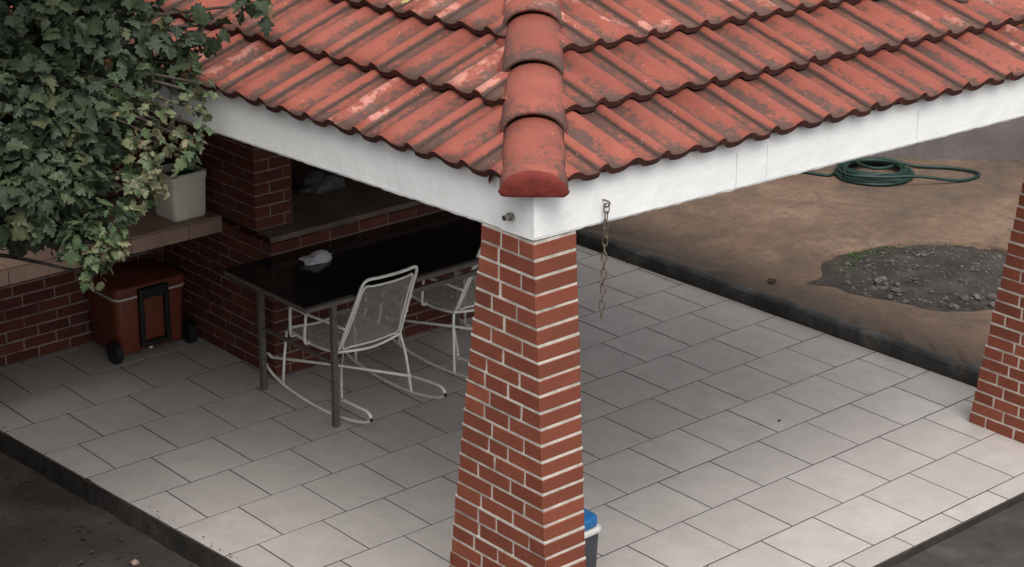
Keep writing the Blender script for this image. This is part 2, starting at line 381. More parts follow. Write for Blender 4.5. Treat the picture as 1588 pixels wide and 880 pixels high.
# dirt in the pit
b = bmesh.new(); NR = 16; rg = []
cen = b.verts.new((PC.x, PC.y, TZ + 0.01))
for k in range(1, NR + 1):
    ring = []
    for i in range(96):
        a = 2 * math.pi * i / 96; rr = (pit_r(a) + 0.004) * k / NR
        x, y = PC.x + math.cos(a) * rr, PC.y + math.sin(a) * rr
        z = TZ - 0.028 + 0.035 * (1 - (k / NR) ** 2) + 0.012 * fbm((x * 7, y * 7, 1)); ring.append(b.verts.new((x, y, z)))
    rg.append(ring)
for i in range(96): b.faces.new((cen, rg[0][i], rg[0][(i + 1) % 96]))
for A, B in zip(rg[:-1], rg[1:]):
    for i in range(96): b.faces.new((A[i], B[i], B[(i + 1) % 96], A[(i + 1) % 96]))
for f_ in b.faces: f_.smooth = True
bmesh.ops.recalc_face_normals(b, faces=b.faces)
tag(obj("planting_pit_soil", b, M_DIRT), kind="structure")
def dirt_z(x, y):
    r = math.hypot(x - PC.x, y - PC.y) / PR; return TZ - 0.028 + 0.035 * max(0, 1 - r * r)
# garden wall behind the terrace
WD = Vector((0.744, -0.675, 0)).normalized(); WN = Vector((0.675, 0.744, 0)).normalized(); W0 = Vector((7.09, 2.30, 0))
b = bmesh.new(); NWx, NWz = 60, 16
grid = [[b.verts.new(W0 + WD * (-7 + 13 * i / NWx) + Vector((0, 0, TZ - 0.1 + 1.75 * j / NWz)) + WN * (0.012 * fbm((i * 0.5, j * 0.5, 9)))) for i in range(NWx + 1)] for j in range(NWz + 1)]
for j in range(NWz):
    for i in range(NWx): b.faces.new((grid[j][i], grid[j][i + 1], grid[j + 1][i + 1], grid[j + 1][i]))
bmesh.ops.solidify(b, geom=b.faces[:], thickness=-0.2)
bmesh.ops.recalc_face_normals(b, faces=b.faces)
tag(obj("garden_wall", b, M_WALL), "grey mauve plastered garden wall behind the coiled hose", "wall")

# the house is unseen, added at the left to block light
hse = tag(empty("blocker", (-9.0, 8.2, -0.16)), "unseen plastered two storey house standing left of the yard", "blocker")
box("wall", (-3.5, -7.0, 0), (3.5, 7.0, 6.2), M_WALL, hse)
box("roof", (-3.7, -7.2, 6.201), (3.7, 7.2, 6.45), M_DECK, hse)
M_GLASSD = flat("window_glass", (0.02, 0.022, 0.025), None, 0.1, 0.5, 3, 0.0)
for yy in (-4.5, -0.5, 3.5):
    for zz in (1.0, 3.9): wd_ = box("window", (3.501, yy - 0.7, zz), (3.53, yy + 0.7, zz + 1.3), M_WHITE, hse); box("pane", (3.531, yy - 0.62, zz + 0.08), (3.536, yy + 0.62, zz + 1.22), M_GLASSD, wd_)
# ------------------------------------------------------------------ bricks
def unit_brick(seed):
    r_ = random.Random(seed); b = bmesh.new(); add_box(b, (0, 0, 0), (1, 1, 1))
    bmesh.ops.bevel(b, geom=b.edges[:], offset=0.024, segments=1, affect='EDGES')
    for v in b.verts:
        c_ = 1 - (r_.random() ** 6) * 0.022
        v.co = Vector((v.co.x * (c_ + r_.uniform(-.002, .002)), v.co.y * (c_ + r_.uniform(-.002, .002)), v.co.z * (1 + r_.uniform(-.03, .01))))
    bmesh.ops.recalc_face_normals(b, faces=b.faces)
    me = bpy.data.meshes.new("brick"); b.to_mesh(me); b.free(); return me
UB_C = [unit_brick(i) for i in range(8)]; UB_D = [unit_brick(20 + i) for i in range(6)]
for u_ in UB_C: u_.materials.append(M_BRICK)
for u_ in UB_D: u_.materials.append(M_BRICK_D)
def brick(parent, lo, hi, me, jit=0.0012):
    c = [(lo[i] + hi[i]) / 2 + random.uniform(-jit, jit) for i in range(3)]; s = [hi[i] - lo[i] for i in range(3)]
    mt = Matrix.Translation(c) @ Matrix.Rotation(random.uniform(-0.006, 0.006), 4, 'Z') @ Matrix.Rotation(random.uniform(-0.004, 0.004), 4, 'X') @ Matrix.Diagonal((*s, 1))
    return obj("brick", random.choice(me), None, parent, mt)
CH = 0.0709; MJ = 0.0098
def column(x0, x1, ztop, label, seed):
    rnd = random.Random(seed)
    root = empty("brick_column", ((x0 + x1) / 2, -1.37, 0))
    ox, oy = (x0 + x1) / 2, -1.37
    n = int(ztop / CH) + 1
    mort_v = []; mb = bmesh.new()
    def ylim(z):
        t = min(1, max(0, z / 2.133)); return -1.745 + t * 0.147, -1.005 - t * 0.279
    for k in range(n):
        z0 = k * CH; z1 = min(z0 + CH - MJ, ztop - 0.002)
        if z1 - z0 < 0.01: continue
        ya, yb = ylim(z0 + CH * 0.5); ya += rnd.uniform(-.002, .002); yb += rnd.uniform(-.003, .003)
        zz0, zz1 = z0 + 0.001, z1
        X0, X1 = x0 + rnd.uniform(-.0015, .0015), x1 + rnd.uniform(-.0025, .0025)
        ha = 0.105 if k % 2 else 0.205
        ha += rnd.uniform(-.02, .02)
        cuts = [ya, ya + ha]; y = ya + ha
        while yb - y > 0.30: y += 0.207 + rnd.uniform(-.02, .015); cuts.append(y)
        if yb - y > 0.225: cuts.append(y + (yb - y) * rnd.uniform(0.4, 0.6))
        elif yb - y < 0.05: cuts.pop()
        cuts.append(yb)
        for i in range(len(cuts) - 1):
            a = cuts[i] + (MJ / 2 if i else 0); c = cuts[i + 1] - (MJ / 2 if i < len(cuts) - 2 else 0)
            if i == 0 or i == len(cuts) - 2:
                brick(root, (X0 - ox, a - oy, zz0), (X1 - ox, c - oy, zz1), UB_C)
            else:
                mx = (X0 + X1) / 2
                brick(root, (X0 - ox, a - oy, zz0), (mx - MJ / 2 - ox, c - oy, zz1), UB_C); brick(root, (mx + MJ / 2 - ox, a - oy, zz0), (X1 - ox, c - oy, zz1), UB_C)
        rc = rnd.uniform(0.0005, 0.004)
        add_box(mb, ((X0 + X1) / 2 - ox, (ya + yb) / 2 - oy, (z0 + z1) / 2), (X1 - X0 - 0.008, yb - ya - 0.008, z1 - z0 + 0.0004))
        # bed joint above this course, flush or squeezed out a little
        if k < n - 1:
            zc = z1 + MJ / 2
            add_box(mb, ((X0 + X1) / 2 - ox, (ya + yb) / 2 - oy, zc), (X1 - X0 - 2 * rc, yb - ya - 2 * rc - 0.004, MJ))
    bmesh.ops.recalc_face_normals(mb, faces=mb.faces)
    obj("mortar", mb, M_MORTAR, root)
    return tag(root, label, "column", "tapering brick columns of the pavilion")
column(-0.293, -0.067, 2.128, "tapering red brick column in the foreground under the corner of the roof", 3)
column(3.591, 3.82, 2.022, "tapering red brick column cut off by the right edge of the picture", 5)

def brick_run(parent, p0, ud, nd, length, z0, courses, me, seed, depth=0.10, blen=0.208, proud=0.0, first=None):
    """running bond face: p0 start (x,y), ud direction along, nd outward normal"""
    rnd = random.Random(seed); ud = Vector((*ud, 0)); nd = Vector((*nd, 0)); p0 = Vector((*p0, 0))
    for k in range(courses):
        u = 0.0; start = (blen + MJ) * (0.5 if k % 2 else 1.0) + rnd.uniform(-.03, .03) if first is None else first
        ends = [start]
        while ends[-1] < length - 0.06: ends.append(ends[-1] + blen + MJ + rnd.uniform(-.008, .008))
        ends[-1] = length + MJ
        for e in ends:
            a, c = u, min(e, length + MJ) - MJ; u = e
            if c - a < 0.015: continue
            pa = p0 + ud * a - nd * depth; pb = p0 + ud * c + nd * proud
            lo = [min(pa[i], pb[i]) for i in range(2)] + [z0 + k * CH + 0.001]; hi = [max(pa[i], pb[i]) for i in range(2)] + [z0 + k * CH + CH - MJ]
            brick(parent, lo, hi, me)
# ------------------------------------------------------------------ barbecue block with its pillars
BX, BY, BXR, BYB = 0.94, 2.05, 2.95, 3.62
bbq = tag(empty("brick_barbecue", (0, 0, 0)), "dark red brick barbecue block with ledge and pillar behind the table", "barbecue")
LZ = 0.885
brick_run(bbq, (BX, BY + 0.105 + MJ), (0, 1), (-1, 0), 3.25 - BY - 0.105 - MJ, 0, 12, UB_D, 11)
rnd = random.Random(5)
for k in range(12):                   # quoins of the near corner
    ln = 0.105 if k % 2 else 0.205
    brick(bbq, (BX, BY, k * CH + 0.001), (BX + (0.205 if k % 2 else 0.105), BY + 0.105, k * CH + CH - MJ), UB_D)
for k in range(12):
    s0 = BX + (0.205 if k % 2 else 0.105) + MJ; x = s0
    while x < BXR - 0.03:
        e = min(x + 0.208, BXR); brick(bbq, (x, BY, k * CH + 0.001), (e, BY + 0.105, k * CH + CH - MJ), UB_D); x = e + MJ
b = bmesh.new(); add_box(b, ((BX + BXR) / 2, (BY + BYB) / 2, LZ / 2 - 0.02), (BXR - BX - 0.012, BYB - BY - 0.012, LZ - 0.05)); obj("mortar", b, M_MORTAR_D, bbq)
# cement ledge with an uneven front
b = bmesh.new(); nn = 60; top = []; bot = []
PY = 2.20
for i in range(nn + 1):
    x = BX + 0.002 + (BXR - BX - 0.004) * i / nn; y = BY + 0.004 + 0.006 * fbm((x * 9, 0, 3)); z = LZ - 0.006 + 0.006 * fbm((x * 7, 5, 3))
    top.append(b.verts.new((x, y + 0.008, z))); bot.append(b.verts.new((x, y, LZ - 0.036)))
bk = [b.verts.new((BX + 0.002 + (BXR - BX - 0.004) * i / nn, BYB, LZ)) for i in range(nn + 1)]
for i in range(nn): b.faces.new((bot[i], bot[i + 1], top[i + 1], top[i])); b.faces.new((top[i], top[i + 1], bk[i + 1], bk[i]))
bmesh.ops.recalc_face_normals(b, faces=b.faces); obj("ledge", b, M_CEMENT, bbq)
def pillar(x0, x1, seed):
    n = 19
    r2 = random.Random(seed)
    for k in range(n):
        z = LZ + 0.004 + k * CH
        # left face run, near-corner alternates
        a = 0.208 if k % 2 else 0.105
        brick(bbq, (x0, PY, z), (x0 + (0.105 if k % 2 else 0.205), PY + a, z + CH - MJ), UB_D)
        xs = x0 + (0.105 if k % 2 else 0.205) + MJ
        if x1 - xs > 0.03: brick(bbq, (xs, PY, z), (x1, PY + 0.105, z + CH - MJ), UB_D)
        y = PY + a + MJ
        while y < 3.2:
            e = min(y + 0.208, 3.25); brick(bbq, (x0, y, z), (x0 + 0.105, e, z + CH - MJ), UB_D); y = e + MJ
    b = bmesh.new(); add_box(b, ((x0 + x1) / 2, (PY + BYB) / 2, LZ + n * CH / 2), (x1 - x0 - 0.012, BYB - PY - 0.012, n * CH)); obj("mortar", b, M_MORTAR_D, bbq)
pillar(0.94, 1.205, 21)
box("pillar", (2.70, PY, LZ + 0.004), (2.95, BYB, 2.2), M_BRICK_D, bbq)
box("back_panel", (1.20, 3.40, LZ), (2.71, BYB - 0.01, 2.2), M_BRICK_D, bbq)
# ------------------------------------------------------------------ brick wall under / behind the counter, the counter itself
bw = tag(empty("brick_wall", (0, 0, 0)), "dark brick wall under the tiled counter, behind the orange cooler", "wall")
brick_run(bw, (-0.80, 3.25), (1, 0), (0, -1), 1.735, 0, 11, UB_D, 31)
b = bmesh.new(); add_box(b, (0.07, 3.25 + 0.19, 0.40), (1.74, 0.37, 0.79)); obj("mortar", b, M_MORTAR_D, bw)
box("upper_wall", (-0.80, 3.262, 0.90), (0.935, 3.62, 2.0), M_BRICK_D, bw)  # unseen upper part, added to keep light from behind out of the interior
ct = tag(empty("counter", (0, 0, 0)), "brown tiled counter slab to the left of the brick pillar", "counter")
CY, CZ0, CZ1 = 2.55, 0.792, 0.893
box("counter_core", (-0.80, CY + 0.012, CZ0 + 0.002), (0.936, 3.26, CZ1 - 0.010), M_CEMENT, ct)
xs = [-0.80, -0.47, -0.08, 0.31, 0.70, 0.936]
for a, c in zip(xs[:-1], xs[1:]):
    box("edge_tile", (a + 0.002, CY, CZ0), (c - 0.002, CY + 0.011, CZ1 - 0.012), M_COUNTER, ct, 0.002)
    for y0, y1 in ((CY, CY + 0.345), (CY + 0.345, 3.25)):
        box("counter_tile", (a + 0.002, y0 + 0.002, CZ1 - 0.0095), (c - 0.002, y1 - 0.002, CZ1), M_COUNTER, ct, 0.002)
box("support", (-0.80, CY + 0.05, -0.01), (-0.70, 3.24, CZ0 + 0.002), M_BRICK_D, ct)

# ------------------------------------------------------------------ roof
roof = empty("pavilion_roof", (-0.294, -1.598, 2.133)); roof.rotation_euler = (-0.032, 0.027, 0)
tag(roof, "red concrete tiled hip roof with white painted fascia over the patio", "roof")
LX, LY, OV, BH = 4.12, 5.25, 0.026, 0.185
TANR, TANL = 0.403, 0.457
ZE = BH + 0.004
pR, pL = math.atan(TANR), math.atan(TANL)
# white beams
def beam(p0, p1, inw, label=None, seed=0):
    p0, p1, inw = Vector(p0), Vector(p1), Vector(inw); d = p1 - p0; n = max(8, int(d.length / 0.035)); b = bmesh.new(); R_ = []
    for i in range(n + 1):
        p = p0 + d * i / n; j1 = 0.004 * fbm((i * 0.21, seed, 0)) ; j2 = 0.0045 * fbm((i * 0.55, seed, 4)); j3 = 0.003 * fbm((i * 0.15, seed, 8))
        end = 0 if i in (0, n) else 1
        c = [p + inw * (0.004 + j1 * end * 0.5) + Vector((0, 0, 0.003 + j2)), p + inw * (-j3 * end) + Vector((0, 0, 0.012)), p + inw * (j3 * end) + Vector((0, 0, BH * 0.5)),
             p + inw * (j1 * end * 0.5 + 0.003) + Vector((0, 0, BH + 0.030)), p + inw * 0.20 + Vector((0, 0, BH - 0.004)), p + inw * 0.20 + Vector((0, 0, 0.004))]
        R_.append([b.verts.new(q) for q in c])
    for A, B in zip(R_[:-1], R_[1:]):
        for k in range(6): b.faces.new((A[k], A[(k + 1) % 6], B[(k + 1) % 6], B[k]))
    b.faces.new(R_[0]); b.faces.new(R_[-1][::-1]); bmesh.ops.recalc_face_normals(b, faces=b.faces)
    return obj("fascia_beam", b, M_WHITE, roof)
beam((0, 0, 0), (LX, 0, 0), (0, 1, 0), seed=1)
beam((0, 0.0025, 0), (0, LY, 0), (1, 0, 0), seed=2)
beam((LX, 0.2, 0), (LX, LY, 0), (-1, 0, 0), seed=3)
beam((0.2, LY, 0), (LX - 0.2, LY, 0), (0, -1, 0), seed=4)
# hairline cracks in the right fascia: shallow filled grooves
M_CRACK = flat("crack", (0.55, 0.53, 0.51), None, 0.9, 0.1, 30)
for xx, ww in ((1.153, 0.0020), (1.345, 0.0014), (2.385, 0.0014)):
    box("crack", (xx - ww / 2, -0.0012, 0.012), (xx + ww / 2, 0.01, BH - 0.02), M_CRACK, roof)
# slab below the tiles
rx = LX / 2; rz = (rx + OV) * TANL; ry = rz / TANR - OV
e = -0.03
V = [(-e, -e, ZE), (LX + e, -e, ZE), (LX + e, LY + e, ZE), (-e, LY + e, ZE), (rx, ry, ZE + rz - 0.01), (rx, LY - ry, ZE + rz - 0.01)]
V2 = [(x, y, z - 0.0) for x, y, z in V]
obj("roof_slab", mesh("roof_slab", [(v[0], v[1], v[2] - 0.012) for v in V] , [(0, 1, 4), (1, 2, 5, 4), (2, 3, 5), (3, 0, 4, 5), (3, 2, 1, 0)], M_DECK), None, roof)
# tile mesh in (u, s, n)
EXP, TLEN, TTH = 0.405, 0.480, 0.024
def prof(t):
    def bump(c, hw, h, p=2.0):
        d = abs(t - c) / hw
        return h * (1 - d ** p) if d < 1 else 0
    a = max(bump(0.095, 0.100, 0.028, 2.2), bump(0.60, 0.150, 0.024, 1.8)); a -= 0.006 * max(0, 1 - (abs(t - 0.335) / 0.12) ** 2) + 0.006 * max(0, 1 - (abs(t - 0.88) / 0.12) ** 2); return a
us = [0, 0.03, 0.07, 0.105, 0.14, 0.18, 0.22, 0.28, 0.37, 0.46, 0.49, 0.53, 0.57, 0.60, 0.64, 0.68, 0.72, 0.75, 0.84, 0.93, 1.0]
def tile_mesh(wd, mirror):
    b = bmesh.new(); lay = b.verts.layers.float.new("pan"); lay2 = b.verts.layers.float.new("low"); R_ = []
    for s in (0.0, 0.10, TLEN):
        t_, q_ = [], []
        for t in us:
            u = t * wd * 1.012; n = prof(t) + 0.044 * (1 - s / TLEN) + 0.013
            if s == 0: n -= 0.0015
            v1 = b.verts.new(((-u if mirror else u), s, n)); v2 = b.verts.new(((-u if mirror else u), s, n - TTH * (1.15 if s == 0 else 1)))
            for v in (v1, v2): v[lay] = (2.4 if t in (0, 1.0) else 1.25 if t in (0.22, 0.28, 0.75) else 1 - min(1, max(0, prof(t)) / 0.014)); v[lay2] = 1.0 if s < 0.05 else 0.0
            t_.append(v1); q_.append(v2)
        R_.append((t_, q_))
    n = len(us)
    for (A, A2), (B, B2) in zip(R_[:-1], R_[1:]):
        for i in range(n - 1):
            b.faces.new((A[i], A[i + 1], B[i + 1], B[i])); b.faces.new((A2[i + 1], A2[i], B2[i], B2[i + 1]))
        b.faces.new((A[0], B[0], B2[0], A2[0])); b.faces.new((A[-1], A2[-1], B2[-1], B[-1]))
    A, A2 = R_[0]; B, B2 = R_[-1]
    for i in range(n - 1):
        b.faces.new((A[i + 1], A[i], A2[i], A2[i + 1])); b.faces.new((B[i], B[i + 1], B2[i + 1], B2[i]))
    bmesh.ops.recalc_face_normals(b, faces=b.faces)
    for f_ in b.faces:
        f_.smooth = abs(f_.normal.z) > 0.35
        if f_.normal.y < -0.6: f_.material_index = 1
    return b
WR, WL = 0.335, 0.356
def to_me(b, name="roof_tile"):
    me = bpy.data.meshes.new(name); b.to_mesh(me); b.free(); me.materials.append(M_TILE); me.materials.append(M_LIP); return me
# side frames: U (along eave), S (up slope), N, eave start, width, length along eave
SIDES = {
 'right': (Vector((1, 0, 0)), Vector((0, math.cos(pR), math.sin(pR))), Vector((0, -math.sin(pR), math.cos(pR))), Vector((0, -OV, ZE)), WR, LX, False, (ry + OV) / math.cos(pR), 0.301),
 'left': (Vector((0, -1, 0)), Vector((math.cos(pL), 0, math.sin(pL))), Vector((-math.sin(pL), 0, math.cos(pL))), Vector((-OV, 0, ZE)), WL, LY, True, (rx + OV) / math.cos(pL), 0.326),
 'back': (Vector((-1, 0, 0)), Vector((0, -math.cos(pR), math.sin(pR))), Vector((0, math.sin(pR), math.cos(pR))), Vector((LX, LY + OV, ZE)), WR, LX, False, (ry + OV) / math.cos(pR), 0.0),
 'far': (Vector((0, 1, 0)), Vector((-math.cos(pL), 0, math.sin(pL))), Vector((math.sin(pL), 0, math.cos(pL))), Vector((LX + OV, 0, ZE)), WL, LY, False, (rx + OV) / math.cos(pL), 0.0)}
def hip_planes(side):
    # (point, normal) in roof space; keep positive side
    g = 0.02; e = OV
    P00, P10, P11, P01 = Vector((-e, -e, 0)), Vector((LX + e, -e, 0)), Vector((LX + e, LY + e, 0)), Vector((-e, LY + e, 0))
    d1 = Vector((TANR, TANL, 0)).normalized()
    n1 = Vector((d1.y, -d1.x, 0))                 # toward +x side of front-left hip
    d2 = Vector((-TANR, TANL, 0)).normalized(); n2 = Vector((-d2.y, d2.x, 0))   # toward -x side of front-right hip
    if side == 'right': return [(P00, n1), (P10, n2)]
    if side == 'left': return [(P00, -n1), (P01, Vector((-n1.x, n1.y, 0)))]
    if side == 'back': return [(P01, Vector((n1.x, -n1.y, 0))), (P11, Vector((n2.x, -n2.y, 0)))]
    return [(P10, -n2), (P11, Vector((-n2.x, n2.y, 0)))]
for side, (U, S, Nn, E0, wd, ln, mir, slen, ph) in SIDES.items():
    base_b = tile_mesh(wd, mir); base_me = to_me(base_b); rows = int(slen / EXP) + 1
    joined = bmesh.new() if side in ('back', 'far') else None
    jl = None
    for r in range(rows):
        for k in range(-2, int(ln / wd) + 3):
            a0 = ph + k * wd + (random.uniform(-.004, .004)) - wd
            if side == 'left': org = E0 + Vector((0, a0 + 0.0, 0)) + S * (r * EXP); 
            else: org = E0 + U * a0 + S * (r * EXP)
            org = org + S * random.uniform(-.004, .004) + Nn * random.uniform(-.0005, .0015)
            X = Vector((1, 0, 0)); M3 = Matrix(((U.x, S.x, Nn.x, org.x), (U.y, S.y, Nn.y, org.y), (U.z, S.z, Nn.z, org.z), (0, 0, 0, 1)))
            if r == 0 and side == 'x': continue
            lo_u, hi_u = (-wd * 1.02, 0) if mir else (0, wd * 1.02)
            cs = [M3 @ Vector((u, s, 0)) for u in (lo_u, hi_u) for s in (0, TLEN)]
            pl = hip_planes(side); inside = True; out = False
            for P_, n_ in pl:
                ds = [(c - P_).dot(n_) for c in cs]
                if max(ds) < 0.04: out = True
                if min(ds) < 0.015: inside = False
            tops = min(c.z for c in cs)
            if out or tops > ZE + rz - 0.05: continue
            topcut = max(c.z for c in cs) > ZE + rz - 0.01
            if inside and not topcut and joined is None:
                obj("roof_tile", base_me, None, roof, M3); continue
            bb = tile_mesh(wd, mir); inv = M3.inverted(); i3 = inv.to_3x3()
            for P_, n_ in pl:
                bmesh.ops.bisect_plane(bb, geom=bb.verts[:] + bb.edges[:] + bb.faces[:], plane_co=inv @ (P_ + n_ * (0.122 if r == 0 else 0.03)), plane_no=i3 @ n_, clear_inner=True)
            if topcut: bmesh.ops.bisect_plane(bb, geom=bb.verts[:] + bb.edges[:] + bb.faces[:], plane_co=inv @ Vector((rx, 0, ZE + rz + 0.0)), plane_no=i3 @ Vector((0, 0, -1)), clear_inner=True)
            if not bb.verts: bb.free(); continue
            if joined is None: obj("roof_tile", to_me(bb), None, roof, M3)
            else:
                tmp = bpy.data.meshes.new("t"); bb.transform(M3); bb.to_mesh(tmp); bb.free(); joined.from_mesh(tmp); bpy.data.meshes.remove(tmp)
    if joined is not None:
        tag(obj("hidden_tiles", to_me(joined, "hidden_tiles"), None, roof), kind="stuff")
# hip caps
def cap_mesh(L, w0, w1, h0, h1):
    b = bmesh.new(); lay = b.verts.layers.float.new("pan"); lay2 = b.verts.layers.float.new("low"); R_ = []; nA = 18
    for s, k in ((0, 0), (0.012, 0.0), (L * 0.33, 0.33), (L * 0.66, 0.66), (L, 1)):
        o_, i_ = [], []
        wv = w0 + (w1 - w0) * k; hv = h0 + (h1 - h0) * k
        if s == 0: wv -= 0.003; hv -= 0.003
        for q in range(nA + 1):
            a = math.pi * (q / nA); a = -0.16 + a * (1 + 0.32 / math.pi)
            cx, sy = math.cos(a), math.sin(a)
            v1 = b.verts.new((wv * cx, s, hv * sy - 0.035)); v2 = b.verts.new(((wv - 0.015) * cx, s, (hv - 0.015) * sy - 0.035))
            for v in (v1, v2): v[lay] = (1 - sy) * 0.9; v[lay2] = 1.8 if k < 0.2 else 0.6 - k * 0.6
            o_.append(v1); i_.append(v2)
        R_.append((o_, i_))
    for (A, A2), (B, B2) in zip(R_[:-1], R_[1:]):
        for i in range(nA): b.faces.new((A[i], A[i + 1], B[i + 1], B[i])); b.faces.new((A2[i + 1], A2[i], B2[i], B2[i + 1]))
        b.faces.new((A[0], B[0], B2[0], A2[0])); b.faces.new((A[-1], A2[-1], B2[-1], B[-1]))
    for (A, A2) in (R_[0], R_[-1]):
        for i in range(nA): b.faces.new((A[i], A[i + 1], A2[i + 1], A2[i]))
    bmesh.ops.recalc_face_normals(b, faces=b.faces)
    for f_ in b.faces: f_.smooth = True
    return b
cap_b = cap_mesh(0.50, 0.134, 0.122, 0.096, 0.083)
cap_me = to_me(cap_b, "hip_cap")
def hip(P0, P1, first_plug):
    T_ = (P1 - P0).normalized(); L = (P1 - P0).length; lat = T_.cross(Vector((0, 0, 1))).normalized(); N_ = lat.cross(T_)
    if N_.z < 0: N_ = -N_; lat = -lat
    CE = 0.45; n = int(L / CE) + 1
    for i in range(n):
        s = i * CE + 0.025; tl = -0.030
        y2 = (T_ + N_ * (-0.045)).normalized(); n2 = lat.cross(y2); n2 = n2 if n2.z > 0 else -n2
        o = P0 + T_ * s + N_ * (0.046)
        jr = random.uniform(-0.02, 0.02)
        l2 = (lat * math.cos(jr) + y2 * math.sin(jr)); y3 = (y2 * math.cos(jr) - lat * math.sin(jr))
        if l2.cross(y3).dot(n2) < 0: l2 = -l2
        M3 = Matrix(((l2.x, y3.x, n2.x, o.x), (l2.y, y3.y, n2.y, o.y), (l2.z, y3.z, n2.z, o.z), (0, 0, 0, 1)))
        obj("hip_cap", cap_me, None, roof, M3)
    # mortar bedding on both sides
    b = bmesh.new(); ns = max(6, int(L / 0.025)); nv = 16; g = []
    for i in range(ns + 1):
        s = 0.20 + (L - 0.20) * i / ns; row = []
        for q in range(nv + 1):
            v = -1 + 2 * q / nv; wv = 0.172 + 0.022 * fbm((s * 6, math.copysign(3, v), 1)) + 0.006 * fbm((s * 18, math.copysign(3, v), 4))
            p = P0 + T_ * s + lat * (v * wv); drop = abs(v) * wv * 0.30
            z = 0.046 * (1 - abs(v) ** 3) + 0.012 + 0.006 * fbm((p.x * 30, p.y * 30, 2)) - (0.02 if q in (0, nv) else 0)
            row.append(b.verts.new(p + Vector((0, 0, z - drop))))
        g.append(row)
    for A, B in zip(g[:-1], g[1:]):
        for q in range(nv): b.faces.new((A[q], A[q + 1], B[q + 1], B[q]))
    bmesh.ops.recalc_face_normals(b, faces=b.faces)
    for f_ in b.faces: f_.smooth = True
    obj("hip_mortar", b, M_REDM, roof)
    if first_plug:                     # mortar stopping up the open end of the first cap
        b = bmesh.new(); nq = 22; o = P0 + T_ * 0.012 + N_ * 0.044; rings_ = []
        for ri, rr in enumerate((0.0, 0.35, 0.7, 0.93, 1.0)):
            ring = []
            for q in range(nq + 1):
                a = -0.50 + (math.pi + 1.0) * q / nq; low_ = math.sin(a) < 0
                wx = 0.134 * math.cos(a) * (1.05 if low_ else 1.0); hz = (0.096 * math.sin(a) if not low_ else 0.030 * math.sin(a)) - 0.035
                p = o + lat * (wx * rr) + N_ * (-0.035 + (hz + 0.035) * rr) - T_ * (0.016 * (1 - rr ** 2) + 0.004 * fbm((q * 0.7, rr * 3, 1)) - (0.02 if rr == 1.0 else 0))
                ring.append(b.verts.new(p))
            rings_.append(ring)
        for A, B in zip(rings_[:-1], rings_[1:]):
            for q in range(nq): b.faces.new((A[q], A[q + 1], B[q + 1], B[q]))
            b.faces.new((A[-1], A[0], B[0], B[-1]))
        bmesh.ops.remove_doubles(b, verts=b.verts[:], dist=1e-5)
        bmesh.ops.recalc_face_normals(b, faces=b.faces)
        for f_ in b.faces: f_.smooth = True
        obj("hip_end_mortar", b, M_PLUG, roof)
apexA, apexB = Vector((rx, ry, ZE + rz)), Vector((rx, LY - ry, ZE + rz))
hip(Vector((-OV, -OV, ZE)), apexA, True)
hip(Vector((LX + OV, -OV, ZE)), apexA, True)
hip(Vector((LX + OV, LY + OV, ZE)), apexB, True)
hip(Vector((-OV, LY + OV, ZE)), apexB, True)
hip(apexA, apexB, False)
# unseen wall added behind the barbecue to block low sky light
tag(box("back_blocker_wall", (-5.0, 3.70, -0.2), (3.4, 3.88, 2.9), M_WALL, None), "unseen tall plastered wall added behind the barbecue to block light", "wall")

tag(box("left_blocker_wall", (-2.9, -0.7, -0.2), (-2.72, 3.69, 3.9), M_WALL, None), "unseen tall plastered wall added left of the leafy tree for shade", "wall")  # out of view, added to darken the left side of the patio
# ------------------------------------------------------------------ table
M_TOP = Mat("table_top", 0.10, 0.5); M_TOP.col((0.012, 0.011, 0.012)); M_TOP.rough(M_TOP.ramp(M_TOP.noise(5, 4), [(0.3, 0.08), (0.8, 0.22)])); M_TOP = M_TOP.m
M_FRAME = flat("table_frame", (0.105, 0.088, 0.074), (0.07, 0.058, 0.05), 0.45, 0.5, 30, 0.1)
TX0, TX1, TY0, TY1, TZT = 0.600, 2.42, 1.232, 2.035, 0.78
tb = tag(empty("table", (1.5, 1.63, 0)), "long table with black glossy top and brown metal frame beside the barbecue", "table")
def tpart(name, lo, hi, mat, bev=0.002): return box(name, (lo[0] - 1.5, lo[1] - 1.63, lo[2]), (hi[0] - 1.5, hi[1] - 1.63, hi[2]), mat, tb, bev)
tpart("table_top", (TX0 + 0.004, TY0 + 0.004, TZT - 0.012), (TX1 - 0.004, TY1 - 0.004, TZT), M_TOP)
for nm, lo, hi in (("edge_frame", (TX0, TY0, TZT - 0.038), (TX1, TY0 + 0.03, TZT - 0.0125)), ("edge_frame", (TX0, TY1 - 0.03, TZT - 0.038), (TX1, TY1, TZT - 0.0125)),
                   ("edge_frame", (TX0, TY0 + 0.031, TZT - 0.038), (TX0 + 0.03, TY1 - 0.031, TZT - 0.0125)), ("edge_frame", (TX1 - 0.03, TY0 + 0.031, TZT - 0.038), (TX1, TY1 - 0.031, TZT - 0.0125))):
    tpart(nm, lo, hi, M_FRAME)
LEGS = [(0.806, 1.268), (0.790, 1.955), (2.26, 1.268), (2.26, 1.955)]
for (lx, ly) in LEGS: tpart("leg", (lx - 0.0165, ly - 0.0165, 0.0), (lx + 0.0165, ly + 0.0165, TZT - 0.040), M_FRAME)
tpart("apron", (0.825, 1.258, TZT - 0.115), (2.24, 1.280, TZT - 0.085), M_FRAME); tpart("apron", (0.825, 1.944, TZT - 0.115), (2.24, 1.966, TZT - 0.085), M_FRAME)
tpart("apron", (0.786, 1.287, TZT - 0.40), (0.806, 1.936, TZT - 0.38), M_FRAME); tpart("apron", (2.25, 1.287, TZT - 0.115), (2.27, 1.936, TZT - 0.085), M_FRAME)
